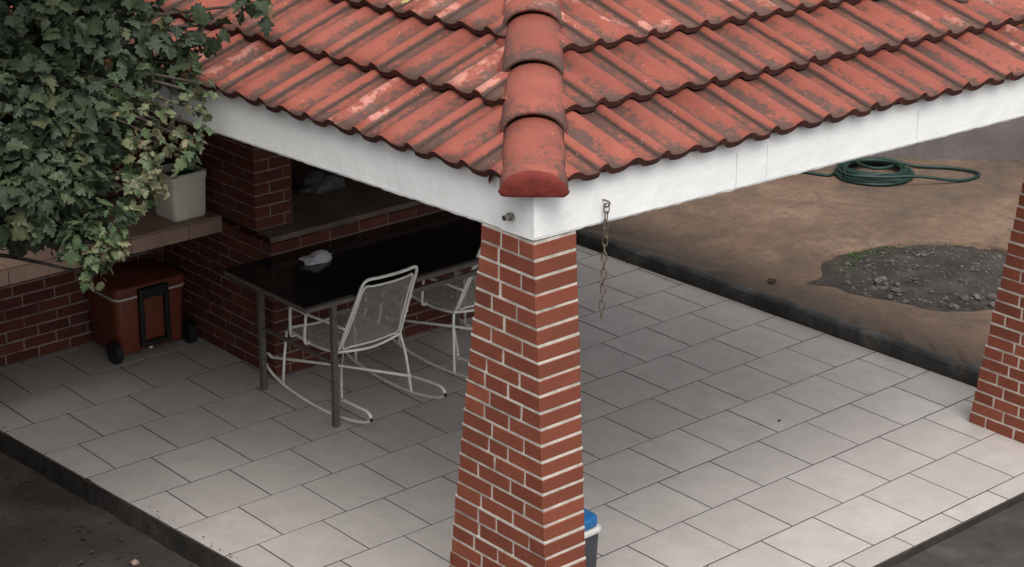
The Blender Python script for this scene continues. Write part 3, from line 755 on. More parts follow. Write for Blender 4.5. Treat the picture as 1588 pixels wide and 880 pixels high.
tpart("bracket", (1.66, 1.256, TZT - 0.084), (1.695, 1.284, TZT - 0.040), M_FRAME)
# crumpled tissue on the table
def crumple(name, loc, size, flatten, mat, seed, sub=3):
    b = bmesh.new(); bmesh.ops.create_icosphere(b, subdivisions=sub, radius=1.0)
    for v in b.verts:
        p = v.co.copy(); d = 1 + 0.45 * noise.noise(p * 1.6 + Vector((seed, 0, 0))) + 0.35 * abs(noise.noise(p * 3.7 + Vector((0, seed, 0)))) + 0.12 * noise.noise(p * 9)
        v.co = Vector((p.x * size[0] * d, p.y * size[1] * d, max(-0.25, p.z) * size[2] * d))
    mz = min(v.co.z for v in b.verts)
    for v in b.verts: v.co.z -= mz
    o = obj(name, b, mat); o.location = loc; return o
M_TISSUE = flat("tissue", (0.50, 0.50, 0.53), (0.36, 0.36, 0.39), 0.9, 0.1, 40, 0.3)
M_ASHBAG = flat("grey_bag", (0.10, 0.095, 0.10), (0.05, 0.048, 0.05), 0.7, 0.3, 20, 0.3)
t_ = crumple("crumpled_tissue", (1.085, 1.80, TZT + 0.0005), (0.10, 0.05, 0.035), 1, M_TISSUE, 3); t_.rotation_euler = (0, 0, 0.1)
tag(t_, "crumpled pale grey tissue lying on the black table top", "tissue")
tag(crumple("crumpled_bag", (1.72, 2.62, LZ + 0.001), (0.14, 0.09, 0.07), 1, M_ASHBAG, 9), "crumpled dark grey bag on the cement ledge beside the pillar", "bag")

# ------------------------------------------------------------------ rocking chairs
M_CHAIR = flat("chair_paint", (0.80, 0.79, 0.74), (0.62, 0.59, 0.53), 0.5, 0.4, 14, 0.15, 0.5, 0.75)
M_CAPR = flat("rubber_cap", (0.02, 0.02, 0.02), None, 0.7, 0.3)
M_WIRE = flat("chair_wire", (0.50, 0.48, 0.43), (0.38, 0.36, 0.32), 0.55, 0.4, 14, 0.0)
SEAT_Z = 0.385
def lattice(b, fn, nu, nv, r):
    # expanded-metal lattice: two diagonal families of thin wires on the surface fn(u,v)
    for fam in (1, -1):
        k = -nv
        while k < nu + nv:
            pts = []
            for q in range(0, 25):
                v = q / 24; u = (k + fam * v * nv * 0.55 + (0 if fam == 1 else nv * 0.55)) / nu
                if 0 <= u <= 1: pts.append(fn(u, v))
            if len(pts) > 1: add_tube(b, pts[::2] + ([pts[-1]] if len(pts) % 2 == 0 else []), r, 3, cap=False)
            k += 1
def make_chair():
    root = empty("rocking_chair", (0, 0, 0))
    hw, yf, yr = 0.235, 0.245, -0.235
    for s in (-1, 1):
        X = s * 0.265
        pts = [(X, 0.37, 0.175), (X, 0.415, 0.185), (X, 0.455, 0.160), (X, 0.44, 0.115), (X, 0.37, 0.070), (X, 0.25, 0.035), (X, 0.08, 0.014), (X, -0.10, 0.0095), (X, -0.28, 0.020), (X, -0.44, 0.046),
               (X, -0.55, 0.080), (X, -0.585, 0.112), (X, -0.555, 0.142), (X, -0.46, 0.142), (X - s * 0.01, -0.30, 0.130)]
        tube("rocker", smooth_path(pts, 5), 0.0086, M_CHAIR, root, 7)
        tube("rocker_cap", [(X, -0.588, 0.098), (X, -0.589, 0.118)], 0.0095, M_CAPR, root, 8)
        tube("leg", [(X, 0.265, 0.036), (X - s * 0.004, 0.25, 0.20), (s * 0.24, 0.245, 0.375)], 0.0086, M_CHAIR, root, 7)
        tube("leg", smooth_path([(X, -0.275, 0.020), (s * 0.25, -0.25, 0.24), (s * 0.232, -0.228, 0.36), (s * 0.222, -0.235, 0.40)], 4), 0.0086, M_CHAIR, root, 7)
        # arm: loop of rod down to the seat rail at two places
        arm = [(s * 0.235, 0.155, SEAT_Z - 0.005), (s * 0.262, 0.165, SEAT_Z - 0.012), (s * 0.272, 0.16, 0.42), (s * 0.272, 0.155, 0.545), (s * 0.274, 0.12, 0.563), (s * 0.272, -0.02, 0.565), (s * 0.25, -0.16, 0.56), (s * 0.222, -0.300, 0.548)]
        tube("arm", smooth_path(arm, 4), 0.0088, M_CHAIR, root, 7)
        arm2 = [(s * 0.235, 0.02, SEAT_Z - 0.008), (s * 0.262, 0.025, SEAT_Z - 0.014), (s * 0.272, 0.02, 0.42), (s * 0.272, 0.0, 0.56)]
        tube("arm_post", smooth_path(arm2, 4), 0.0088, M_CHAIR, root, 7)
    tube("cross_brace", [(-0.265, 0.37, 0.175), (0.0, 0.06, 0.150), (0.255, -0.30, 0.130)], 0.0085, M_CHAIR, root, 7)
    tube("cross_brace", [(0.265, 0.37, 0.165), (0.0, 0.05, 0.137), (-0.255, -0.30, 0.118)], 0.0085, M_CHAIR, root, 7)
    def seat_z(u, v): return SEAT_Z - 0.028 * math.sin(math.pi * v) * 0.8 - 0.022 * math.sin(math.pi * u)
    def seat(u, v): return Vector((-hw + 2 * hw * u, yr + 0.005 + (yf - yr - 0.01) * v, seat_z(u, v)))
    rim = smooth_path([(-hw, yf - 0.03, SEAT_Z + 0.002), (-hw, 0.0, SEAT_Z - 0.018), (-hw, yr + 0.04, SEAT_Z), (-hw + 0.05, yr - 0.006, SEAT_Z), (0, yr - 0.012, SEAT_Z - 0.02), (hw - 0.05, yr - 0.006, SEAT_Z), (hw, yr + 0.04, SEAT_Z), (hw, 0, SEAT_Z - 0.018), (hw, yf - 0.03, SEAT_Z + 0.002), (hw - 0.05, yf + 0.01, SEAT_Z - 0.002), (0, yf + 0.016, SEAT_Z - 0.024), (-hw + 0.05, yf + 0.01, SEAT_Z - 0.002)], 4, True)
    tube("seat_frame", rim, 0.0086, M_CHAIR, root, 7, True)
    b = bmesh.new(); lattice(b, seat, 28, 28, 0.0018); obj("seat_mesh", b, M_WIRE, root)
    # backrest: bowed U of tube and a smaller framed mesh panel
    bz0, bz1, by0, by1 = 0.395, 0.872, -0.232, -0.445
    def back(u, v, ins=0.0):
        hwv = 0.222 - 0.034 * v - ins; bow = 0.030 * (1 - (2 * u - 1) ** 2)
        return Vector(((2 * u - 1) * hwv, by0 + (by1 - by0) * v - bow * (1 - 0.4 * v), bz0 + (bz1 - bz0) * v))
    out = [back(0, t) for t in (0, 0.25, 0.5, 0.75, 0.93)] + [back(0.06, 1.0)] + [back(u, 1.0) for u in (0.25, 0.5, 0.75)] + [back(0.94, 1.0)] + [back(1, t) for t in (0.93, 0.75, 0.5, 0.25, 0)]
    tube("back_frame", smooth_path(out, 4), 0.0090, M_CHAIR, root, 8)
    pn = [back(0, t, 0.022) for t in (0.03, 0.3, 0.6, 0.88)] + [back(u, 0.89, 0.022) for u in (0.15, 0.35, 0.5, 0.65, 0.85)] + [back(1, t, 0.022) for t in (0.88, 0.6, 0.3, 0.03)] + [back(u, 0.03, 0.022) for u in (0.85, 0.65, 0.5, 0.35, 0.15)]
    tube("panel_frame", smooth_path(pn, 3, True), 0.006, M_CHAIR, root, 6, True)
    b = bmesh.new(); lattice(b, lambda u, v: back(u, 0.035 + 0.85 * v, 0.024), 26, 28, 0.0018); obj("back_mesh", b, M_WIRE, root)
    return root
def copy_thing(o):
    c = o.copy(); COL.objects.link(c)
    for ch in list(o.children):
        k = ch.copy(); COL.objects.link(k); k.parent = c
    return c
ch1 = make_chair(); ch1.location = (1.137, 1.612, 0); ch1.rotation_euler = (0, 0, 0.0)
tag(ch1, "cream wire mesh rocking chair tucked under the near end of the table", "chair", "wire rocking chairs at the table")
ch2 = copy_thing(ch1); ch2.location = (2.035, 1.66, 0); ch2.rotation_euler = (0, 0, 0.0)
tag(ch2, "cream wire rocking chair half hidden behind the foreground brick column", "chair", "wire rocking chairs at the table")

# ------------------------------------------------------------------ orange wheeled cooler
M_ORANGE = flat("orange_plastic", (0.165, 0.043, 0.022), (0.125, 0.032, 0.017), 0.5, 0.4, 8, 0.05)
M_BLACKP = flat("black_plastic", (0.012, 0.012, 0.013), None, 0.5, 0.4, 20, 0.05)
M_WHITEP = flat("white_plastic", (0.62, 0.61, 0.58), None, 0.45, 0.4, 20, 0.05)
ck = tag(empty("wheeled_cooler", (0.59, 3.02, 0)), "orange wheeled cooler with black pull handle under the counter", "cooler")
def rbox(name, lo, hi, mat, parent, r, taper=0.0, seg=3):
    b = bmesh.new(); add_box(b, [(lo[i] + hi[i]) / 2 for i in range(3)], [hi[i] - lo[i] for i in range(3)])
    cx, cy = (lo[0] + hi[0]) / 2, (lo[1] + hi[1]) / 2
    if taper:
        for v in b.verts:
            if v.co.z < (lo[2] + hi[2]) / 2: v.co.x = cx + (v.co.x - cx) * (1 - taper); v.co.y = cy + (v.co.y - cy) * (1 - taper)
    ve = [e_ for e_ in b.edges if abs(e_.verts[0].co.z - e_.verts[1].co.z) > 0.5 * (hi[2] - lo[2])]
    bmesh.ops.bevel(b, geom=ve, offset=r, segments=5, affect='EDGES', profile=0.5)
    he = [e_ for e_ in b.edges if abs(e_.verts[0].co.z - e_.verts[1].co.z) < 1e-4]
    bmesh.ops.bevel(b, geom=he, offset=min(r * 0.3, (hi[2] - lo[2]) * 0.3), segments=2, affect='EDGES', profile=0.5)
    bmesh.ops.recalc_face_normals(b, faces=b.faces)
    for f_ in b.faces: f_.smooth = True
    o = obj(name, b, mat, parent)
    return o
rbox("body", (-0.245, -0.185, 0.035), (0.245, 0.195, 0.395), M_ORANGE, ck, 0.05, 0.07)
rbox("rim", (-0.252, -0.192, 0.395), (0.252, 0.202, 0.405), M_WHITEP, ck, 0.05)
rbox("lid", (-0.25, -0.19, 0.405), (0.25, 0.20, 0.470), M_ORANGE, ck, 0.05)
def wheel(x, y, parent, R=0.072, W_=0.05):
    b = bmesh.new(); n = 24; prof_ = [(0.35, -0.5), (0.85, -0.5), (1.0, -0.3), (1.0, 0.3), (0.85, 0.5), (0.35, 0.5)]; rg_ = []
    for k in range(n):
        a = 2 * math.pi * k / n; rg_.append([b.verts.new((x + p[1] * W_, y + R * p[0] * math.cos(a), R + R * p[0] * math.sin(a))) for p in prof_])
    for k in range(n):
        A, B = rg_[k], rg_[(k + 1) % n]
        for i in range(len(prof_)): b.faces.new((A[i], A[(i + 1) % len(prof_)], B[(i + 1) % len(prof_)], B[i]))
    bmesh.ops.recalc_face_normals(b, faces=b.faces)
    wo_ = obj("wheel", b, M_BLACKP, parent)
    b = bmesh.new(); bmesh.ops.create_cone(b, cap_ends=True, segments=16, radius1=R * 0.36, radius2=R * 0.36, depth=W_ * 0.8, matrix=Matrix.Translation((x, y, R)) @ Matrix.Rotation(math.pi / 2, 4, 'Y'))
    obj("hub", b, M_BLACKP, wo_)
wheel(-0.262, -0.165, ck); wheel(0.262, -0.165, ck)
for s in (-1, 1): box("handle_rail", (0.0 + s * 0.088 - 0.014, -0.222, 0.075), (0.0 + s * 0.088 + 0.014, -0.186, 0.43), M_BLACKP, ck, 0.006, 2)
box("handle_base", (-0.075, -0.220, 0.072), (0.075, -0.184, 0.105), M_BLACKP, ck, 0.006, 2)
box("handle_grip", (-0.102, -0.226, 0.385), (0.102, -0.180, 0.452), M_BLACKP, ck, 0.012, 2)
b = bmesh.new(); bmesh.ops.create_cone(b, cap_ends=True, segments=14, radius1=0.016, radius2=0.013, depth=0.03, matrix=Matrix.Translation((-0.03, -0.185, 0.062)) @ Matrix.Rotation(math.pi / 2, 4, 'X')); obj("drain_plug", b, M_WHITEP, ck)

# ------------------------------------------------------------------ small blue-lidded cooler behind the column
M_BLUE = flat("blue_plastic", (0.012, 0.125, 0.32), (0.010, 0.105, 0.27), 0.4, 0.4, 10, 0.05)
M_GREYP = flat("dark_grey_plastic", (0.045, 0.046, 0.052), (0.035, 0.036, 0.04), 0.5, 0.4, 12, 0.05)
bc = tag(empty("small_cooler", (0.50, -0.93, 0)), "small cooler with blue lid, white rim and dark grey body behind the column", "cooler")
rbox("body", (-0.16, -0.11, 0.0), (0.16, 0.11, 0.315), M_GREYP, bc, 0.03, 0.06)
rbox("rim", (-0.170, -0.120, 0.315), (0.170, 0.120, 0.345), M_WHITEP, bc, 0.035)
lid = rbox("lid", (-0.158, -0.108, 0.345), (0.158, 0.108, 0.400), M_BLUE, bc, 0.04)
rbox("lid_grip", (-0.115, -0.05, 0.398), (0.105, 0.05, 0.418), M_BLUE, lid, 0.02)
rbox("finger_slot", (0.02, -0.085, 0.398), (0.075, -0.058, 0.4025), M_GREYP, lid, 0.005)

# ------------------------------------------------------------------ pot on the counter
M_POT = flat("pot_plaster", (0.74, 0.72, 0.62), (0.62, 0.60, 0.50), 0.85, 0.2, 9, 0.25)
M_PGREEN = flat("green_plastic", (0.006, 0.085, 0.048), None, 0.45, 0.4, 20, 0.05)
pt = tag(empty("planter_pot", (0.755, 2.72, CZ1 + 0.001)), "square off white planter on the counter against the brick pillar", "pot"); pt.rotation_euler = (0, 0, 0.03)
def pot_mesh():
    b = bmesh.new(); lv = [(0.108, 0.0), (0.114, 0.012), (0.122, 0.24), (0.126, 0.25), (0.126, 0.285), (0.112, 0.288), (0.108, 0.235)]; R_ = []
    for h, z in lv:
        ring = []
        for cx, cy in ((1, 1), (-1, 1), (-1, -1), (1, -1)):
            a0 = math.atan2(cy, cx) - math.pi / 4
            for q in range(5):
                a = a0 + q * math.pi / 8; rc = 0.028
                ring.append(b.verts.new((cx * (h - rc) + rc * math.cos(a), cy * (h - rc) + rc * math.sin(a), z)))
        R_.append(ring)
    n = len(R_[0])
    for A, B in zip(R_[:-1], R_[1:]):
        for i in range(n): b.faces.new((A[i], A[(i + 1) % n], B[(i + 1) % n], B[i]))
    b.faces.new(R_[0][::-1]); bmesh.ops.recalc_face_normals(b, faces=b.faces)
    for f_ in b.faces: f_.smooth = True
    return b
obj("pot_body", pot_mesh(), M_POT, pt)
box("soil", (-0.105, -0.105, 0.215), (0.105, 0.105, 0.24), M_DIRT, pt)
b = bmesh.new(); bmesh.ops.create_uvsphere(b, u_segments=24, v_segments=14, radius=0.062)
for v in b.verts: v.co.z = v.co.z * 1.05 + 0.006 * math.sin(8 * math.atan2(v.co.y, v.co.x)) * (1 - (v.co.z / 0.062) ** 2)
for f_ in b.faces: f_.smooth = True
gb = obj("green_bottle", b, M_PGREEN); gb.location = (0.80, 2.72, CZ1 + 0.001 + 0.24 + 0.052)
bn = bmesh.new(); bmesh.ops.create_cone(bn, cap_ends=True, segments=14, radius1=0.02, radius2=0.016, depth=0.035, matrix=Matrix.Translation((0, 0, 0.072))); obj("neck", bn, M_PGREEN, gb)
tag(gb, "rounded green plastic bottle standing in the off white planter", "bottle")

# ------------------------------------------------------------------ chain, hook, pipe stub
M_RUST = flat("rusty_steel", (0.20, 0.155, 0.11), (0.11, 0.07, 0.045), 0.55, 0.5, 60, 0.2, metal=0.5)
cn = tag(empty("hanging_chain", (0.078, -1.612, 1.72)), "rusty steel chain hanging from a hook in the white fascia", "chain")
def link_mesh(L, Wd, r):
    pts = []
    for k in range(16):
        a = 2 * math.pi * k / 16; x = math.cos(a) * (Wd / 2); z = math.sin(a) * (Wd / 2) + (L / 2 - Wd / 2) * (1 if math.sin(a) >= 0 else -1); pts.append((x, 0, z))
    b = bmesh.new(); add_tube(b, pts, r, 6, True)
    for f_ in b.faces: f_.smooth = True
    me = bpy.data.meshes.new("link"); b.to_mesh(me); b.free(); me.materials.append(M_RUST); return me
lm = link_mesh(0.042, 0.021, 0.0026); zc = 0.475; k = 0
while zc > 0.01:
    mt = Matrix.Translation((0.001 * math.sin(k * 0.9) - 0.012 * (1 - zc / 0.475), -0.004, zc)) @ Matrix.Rotation((0.5 if k % 2 else 2.07) + random.uniform(-.25, .25), 4, 'Z') @ Matrix.Rotation(random.uniform(-.06, .06), 4, 'Y')
    obj("link", lm, None, cn, mt); zc -= 0.0345; k += 1
tube("hook", smooth_path([(0, 0.03, 0.506), (0, -0.004, 0.506), (0.010, -0.008, 0.500), (0.012, -0.008, 0.488), (0, -0.006, 0.480), (-0.010, -0.006, 0.486), (-0.009, -0.006, 0.496)], 4), 0.0035, M_RUST, cn, 7)
M_STEEL = flat("pipe_steel", (0.32, 0.29, 0.26), (0.16, 0.13, 0.11), 0.4, 0.5, 40, 0.1, metal=0.7)
pp = tag(empty("pipe_stub", (-0.294, -1.47, 2.205)), "short metal pipe stub poking out of the left fascia near the corner", "pipe")
def ring_tube(name, x0, x1, r, ri, mat, parent):
    b = bmesh.new(); n = 16; R_ = []
    for rr, x in ((r, x0), (r, x1), (ri, x1), (ri, x0 + 0.004)): R_.append([b.verts.new((x, rr * math.cos(2 * math.pi * k / n), rr * math.sin(2 * math.pi * k / n))) for k in range(n)])
    for A, B in zip(R_[:-1], R_[1:]):
        for k in range(n): b.faces.new((A[k], A[(k + 1) % n], B[(k + 1) % n], B[k]))
    b.faces.new(R_[-1]); bmesh.ops.recalc_face_normals(b, faces=b.faces); return obj(name, b, mat, parent)
ring_tube("pipe", 0.02, -0.045, 0.0115, 0.0085, M_STEEL, pp); ring_tube("nut", -0.004, -0.018, 0.0165, 0.011, M_STEEL, pp)

# ------------------------------------------------------------------ garden hose
M_HOSE = flat("hose_rubber", (0.011, 0.036, 0.028), (0.007, 0.022, 0.018), 0.5, 0.4, 30, 0.1)
HC = Vector((6.60, 2.13)); pts = []; rnd = random.Random(2); nturn = 9
# lead-in from the left, nine turns, then one wide stray loop to the right
lead = [Vector((6.16, 2.66)), Vector((6.22, 2.52)), Vector((6.30, 2.34)), Vector((6.34, 2.15))]
for p in lead[:-1]: pts.append((p.x, p.y, TZ + 0.014))
aw = math.atan2(WD.y, WD.x)
for i in range(nturn * 12):
    a = math.pi + i / 12 * 2 * math.pi; tn = i / 12
    rx_ = 0.305 - 0.010 * tn + 0.035 * fbm((tn * 1.3, 1, 2)); ry_ = 0.27 - 0.010 * tn + 0.035 * fbm((tn * 1.3, 7, 2))
    cx = 0.02 * fbm((tn * 0.9, 3, 3)); cy = 0.02 * fbm((tn * 0.9, 9, 3))
    u = rx_ * math.cos(a) + cx; v = ry_ * math.sin(a) + cy
    pts.append((HC.x + WD.x * u + WN.x * v, HC.y + WD.y * u + WN.y * v, TZ + 0.014 + 0.007 * tn + 0.006 * fbm((tn * 3, 0, 8))))
for u, v in ((-0.25, -0.20), (0.0, -0.27), (0.30, -0.24), (0.62, -0.16), (0.80, -0.03), (0.79, 0.08), (0.62, 0.17), (0.35, 0.21), (0.10, 0.22), (-0.12, 0.12), (0.0, -0.05), (0.15, 0.02)):
    pts.append((HC.x + WD.x * u + WN.x * v, HC.y + WD.y * u + WN.y * v, TZ + (0.075 if abs(u) < 0.32 else 0.02)))
tag(tube("garden_hose", smooth_path(pts, 3), 0.0125, M_HOSE, None, 7), "coiled dark green garden hose lying on the terrace by the wall", "hose")

# ------------------------------------------------------------------ stones, gravel, weeds in the pit
def stone_mesh(seed, sub=2):
    b = bmesh.new(); bmesh.ops.create_icosphere(b, subdivisions=sub, radius=1.0)
    for v in b.verts:
        p = v.co.copy(); d = 1 + 0.32 * noise.noise(p * 1.3 + Vector((seed * 3.1, 0, 0))) + 0.14 * noise.noise(p * 3.1 + Vector((0, seed, 0))); v.co = p * d
    me = bpy.data.meshes.new("stone"); b.to_mesh(me); b.free(); me.materials.append(M_STONE); return me
SM = [stone_mesh(i, 2) for i in range(5)]
rnd = random.Random(8); nst = 0
def in_pit(x, y, mrg=0.03):
    a = math.atan2(y - PC.y, x - PC.x); return math.hypot(x - PC.x, y - PC.y) < pit_r(a) - mrg
while nst < 42:
    if nst < 26:
        a = rnd.uniform(2.5, 4.6); rr = PR * rnd.uniform(0.55, 0.95)
    else: a = rnd.uniform(0, 6.28); rr = PR * math.sqrt(rnd.random()) * 0.95
    x, y = PC.x + math.cos(a) * rr, PC.y + math.sin(a) * rr
    if not in_pit(x, y): continue
    sz = rnd.uniform(0.014, 0.032) if nst < 26 else rnd.uniform(0.010, 0.020)
    mt = Matrix.Translation((x, y, dirt_z(x, y) + sz * 0.3)) @ Matrix.Rotation(rnd.uniform(0, 6), 4, 'Z') @ Matrix.Diagonal((sz * rnd.uniform(0.9, 1.5), sz * rnd.uniform(0.8, 1.1), sz * rnd.uniform(0.5, 0.8), 1))
    o = obj("stone", SM[nst % 5], None, None); o.matrix_world = mt
    tag(o, "small grey stone lying in the round planting pit", "stone", "stones in the planting pit"); nst += 1
b = bmesh.new(); tmp = stone_mesh(9, 1)
for i in range(900):
    a = rnd.uniform(0, 6.283); rr = PR * math.sqrt(rnd.random())
    x, y = PC.x + math.cos(a) * rr, PC.y + math.sin(a) * rr
    if not in_pit(x, y, 0.01): continue
    sz = 0.003 + 0.010 * rnd.random() ** 2.5; n0 = len(b.verts); b.from_mesh(tmp); b.verts.ensure_lookup_table()
    mt = Matrix.Translation((x, y, dirt_z(x, y) + sz * 0.4)) @ Matrix.Rotation(rnd.uniform(0, 6), 4, 'Z') @ Matrix.Diagonal((sz * 1.3, sz, sz * 0.7, 1))
    for v in b.verts[n0:]: v.co = mt @ v.co
tag(obj("gravel", b, M_STONE), "fine grey gravel scattered over the soil of the planting pit", "gravel", kind="stuff")
bpy.data.meshes.remove(tmp)
M_GRASS = flat("weed_green", (0.055, 0.11, 0.025), (0.035, 0.07, 0.018), 0.7, 0.2, 30, 0.0)
b = bmesh.new()
for i in range(620):
    if i < 420: a = rnd.gauss(1.85, 0.45); rr = rnd.uniform(0.80, 1.0) * PR
    else: a = rnd.uniform(0, 6.28); rr = rnd.uniform(0.93, 0.99) * PR
    x, y = PC.x + math.cos(a) * rr, PC.y + math.sin(a) * rr
    if not in_pit(x, y, 0.0): continue
    h = rnd.uniform(0.006, 0.020); d = rnd.uniform(0, 6.28); z = dirt_z(x, y); l = rnd.uniform(0.4, 1.2) * h; w_ = 0.003
    c, s = math.cos(d), math.sin(d)
    v = [b.verts.new((x - s * w_, y + c * w_, z - 0.004)), b.verts.new((x + s * w_, y - c * w_, z - 0.004)), b.verts.new((x + c * l * 0.4 + s * w_, y + s * l * 0.4 - c * w_, z + h * 0.7)), b.verts.new((x + c * l * 0.4 - s * w_, y + s * l * 0.4 + c * w_, z + h * 0.7)), b.verts.new((x + c * l, y + s * l, z + h))]
    b.faces.new((v[0], v[1], v[2], v[3])); b.faces.new((v[3], v[2], v[4]))
tag(obj("weeds", b, M_GRASS), "low green weeds along the rim of the planting pit", "weeds", kind="stuff")
# tufts along the foot of the garden wall
b = bmesh.new()
for i in range(500):
    t = rnd.uniform(-0.6, 2.2); 
    if noise.noise(Vector((t * 4, 0, 0))) < -0.1: continue
    p = W0 + WD * t - WN * (0.02 + rnd.uniform(0, 0.035)); h = rnd.uniform(0.01, 0.04); d = rnd.uniform(0, 6.28); c, s = math.cos(d) * h * 0.6, math.sin(d) * h * 0.6
    v = [b.verts.new((p.x - s * 0.1, p.y + c * 0.1, TZ - 0.003)), b.verts.new((p.x + s * 0.1, p.y - c * 0.1, TZ - 0.003)), b.verts.new((p.x + c, p.y + s, TZ + h))]; b.faces.new(v)
tag(obj("wall_foot_weeds", b, M_GRASS), "thin dark weeds along the foot of the garden wall", "weeds", kind="stuff")
# loose stone on the dark yard, chip on the terrace
o = obj("stone", SM[1], None); o.matrix_world = Matrix.Translation((-0.78, 0.81, -0.112)) @ Matrix.Diagonal((0.022, 0.018, 0.016, 1)); o.data = SM[1].copy(); o.data.materials[0] = flat("pale_stone", (0.34, 0.25, 0.20), (0.24, 0.17, 0.14))
tag(o, "single pale pinkish stone on the dark yard at lower left", "stone")
# ------------------------------------------------------------------ tree at the left
def leaf_mat(name, stops, pale, amt):
    M = Mat(name, 0.55, 0.35); t = M.attr("tint"); g = M.attr("along")
    c = M.ramp(t, stops); n = M.noise(28, 4, 0.6, vec=M.wpos)
    c = M.mix(M.ramp(n, [(0.45, 0.0), (0.70, amt)]), c, pale)
    M.col(c); M.bump(M.noise(60, 3, vec=M.wpos), 0.2, 0.003)
    tr = M.t.nodes.new("ShaderNodeBsdfTranslucent"); M.t.links.new(c, tr.inputs[0])
    mx = M.t.nodes.new("ShaderNodeMixShader"); mx.inputs[0].default_value = 0.22
    out = M.t.nodes["Material Output"]; M.t.links.new(M.b.outputs[0], mx.inputs[1]); M.t.links.new(tr.outputs[0], mx.inputs[2]); M.t.links.new(mx.outputs[0], out.inputs[0])
    return M.m
M_LEAF = {'d': leaf_mat("leaf_dark", [(0, (0.026, 0.042, 0.022)), (0.45, (0.046, 0.064, 0.034)), (0.85, (0.078, 0.100, 0.052)), (0.97, (0.10, 0.105, 0.045)), (1.0, (0.20, 0.10, 0.05))], (0.060, 0.078, 0.046), 0.5),
          'm': leaf_mat("leaf_mid", [(0, (0.048, 0.085, 0.042)), (0.6, (0.070, 0.112, 0.050)), (1.0, (0.115, 0.15, 0.065))], (0.16, 0.17, 0.085), 0.6),
          'p': leaf_mat("leaf_pale", [(0, (0.060, 0.080, 0.036)), (0.5, (0.100, 0.118, 0.054)), (0.9, (0.17, 0.165, 0.080)), (1.0, (0.26, 0.18, 0.10))], (0.34, 0.30, 0.185), 0.8)}
M_BARK = concrete("bark", [(0.035, 0.028, 0.022), (0.06, 0.048, 0.038), (0.085, 0.068, 0.054), (0.12, 0.098, 0.08)], 12, 0.95, 0.8)
# palmate, lobed leaf: outline over the blade, folded at the midrib
half = [(0.0, 0.0), (0.16, -0.05), (0.34, 0.06), (0.30, 0.18), (0.50, 0.26), (0.60, 0.44), (0.42, 0.46), (0.36, 0.54), (0.46, 0.72), (0.28, 0.72), (0.20, 0.76), (0.16, 0.92), (0.0, 1.05)]
def leaf_geo(rnd, fold=0.25, curl=0.25):
    v = []; f = []; wx_ = rnd.uniform(0.7, 1.1)
    for i in range(7):
        y = 1.05 * i / 6; v.append((0, y, -curl * y * y * 0.5))
    def mid(y): return min(6, max(0, int(round(y / 1.05 * 6))))
    for s in (-1, 1):
        base = len(v); jit = [(rnd.uniform(-.09, .08), rnd.uniform(-.06, .06)) for _ in half]
        for (x, y), (jx, jy) in zip(half[1:-1], jit[1:-1]):
            x2 = (x + jx) * wx_; y2 = y + jy
            v.append((s * x2, y2, -curl * y2 * y2 * 0.5 + fold * x2 - 0.35 * curl * x2 * x2 * 2 + rnd.uniform(-.04, .04)))
        ids = list(range(base, len(v))); ms = [mid(half[i + 1][1]) for i in range(len(ids))]
        prev_m = 0; f.append((0, ids[0], 0)) if False else None
        chain = [(0, 0)]
        for q in range(len(ids)):
            m1 = ms[q]
            if q == 0: f.append((prev_m, ids[0], m1) if s > 0 else (prev_m, m1, ids[0])) if m1 != prev_m else None
            else:
                f.append((prev_m, ids[q - 1], ids[q]) if s > 0 else (prev_m, ids[q], ids[q - 1]))
                if m1 > prev_m: f.append((prev_m, ids[q], m1) if s > 0 else (prev_m, m1, ids[q]))
            prev_m = max(prev_m, m1)
        if prev_m < 6: f.append((prev_m, ids[-1], 6) if s > 0 else (prev_m, 6, ids[-1]))
    return np.array(v), f
rl = random.Random(44)
LV = [leaf_geo(rl, rl.uniform(0.0, 0.5), rl.uniform(0.1, 0.9)) for _ in range(14)]
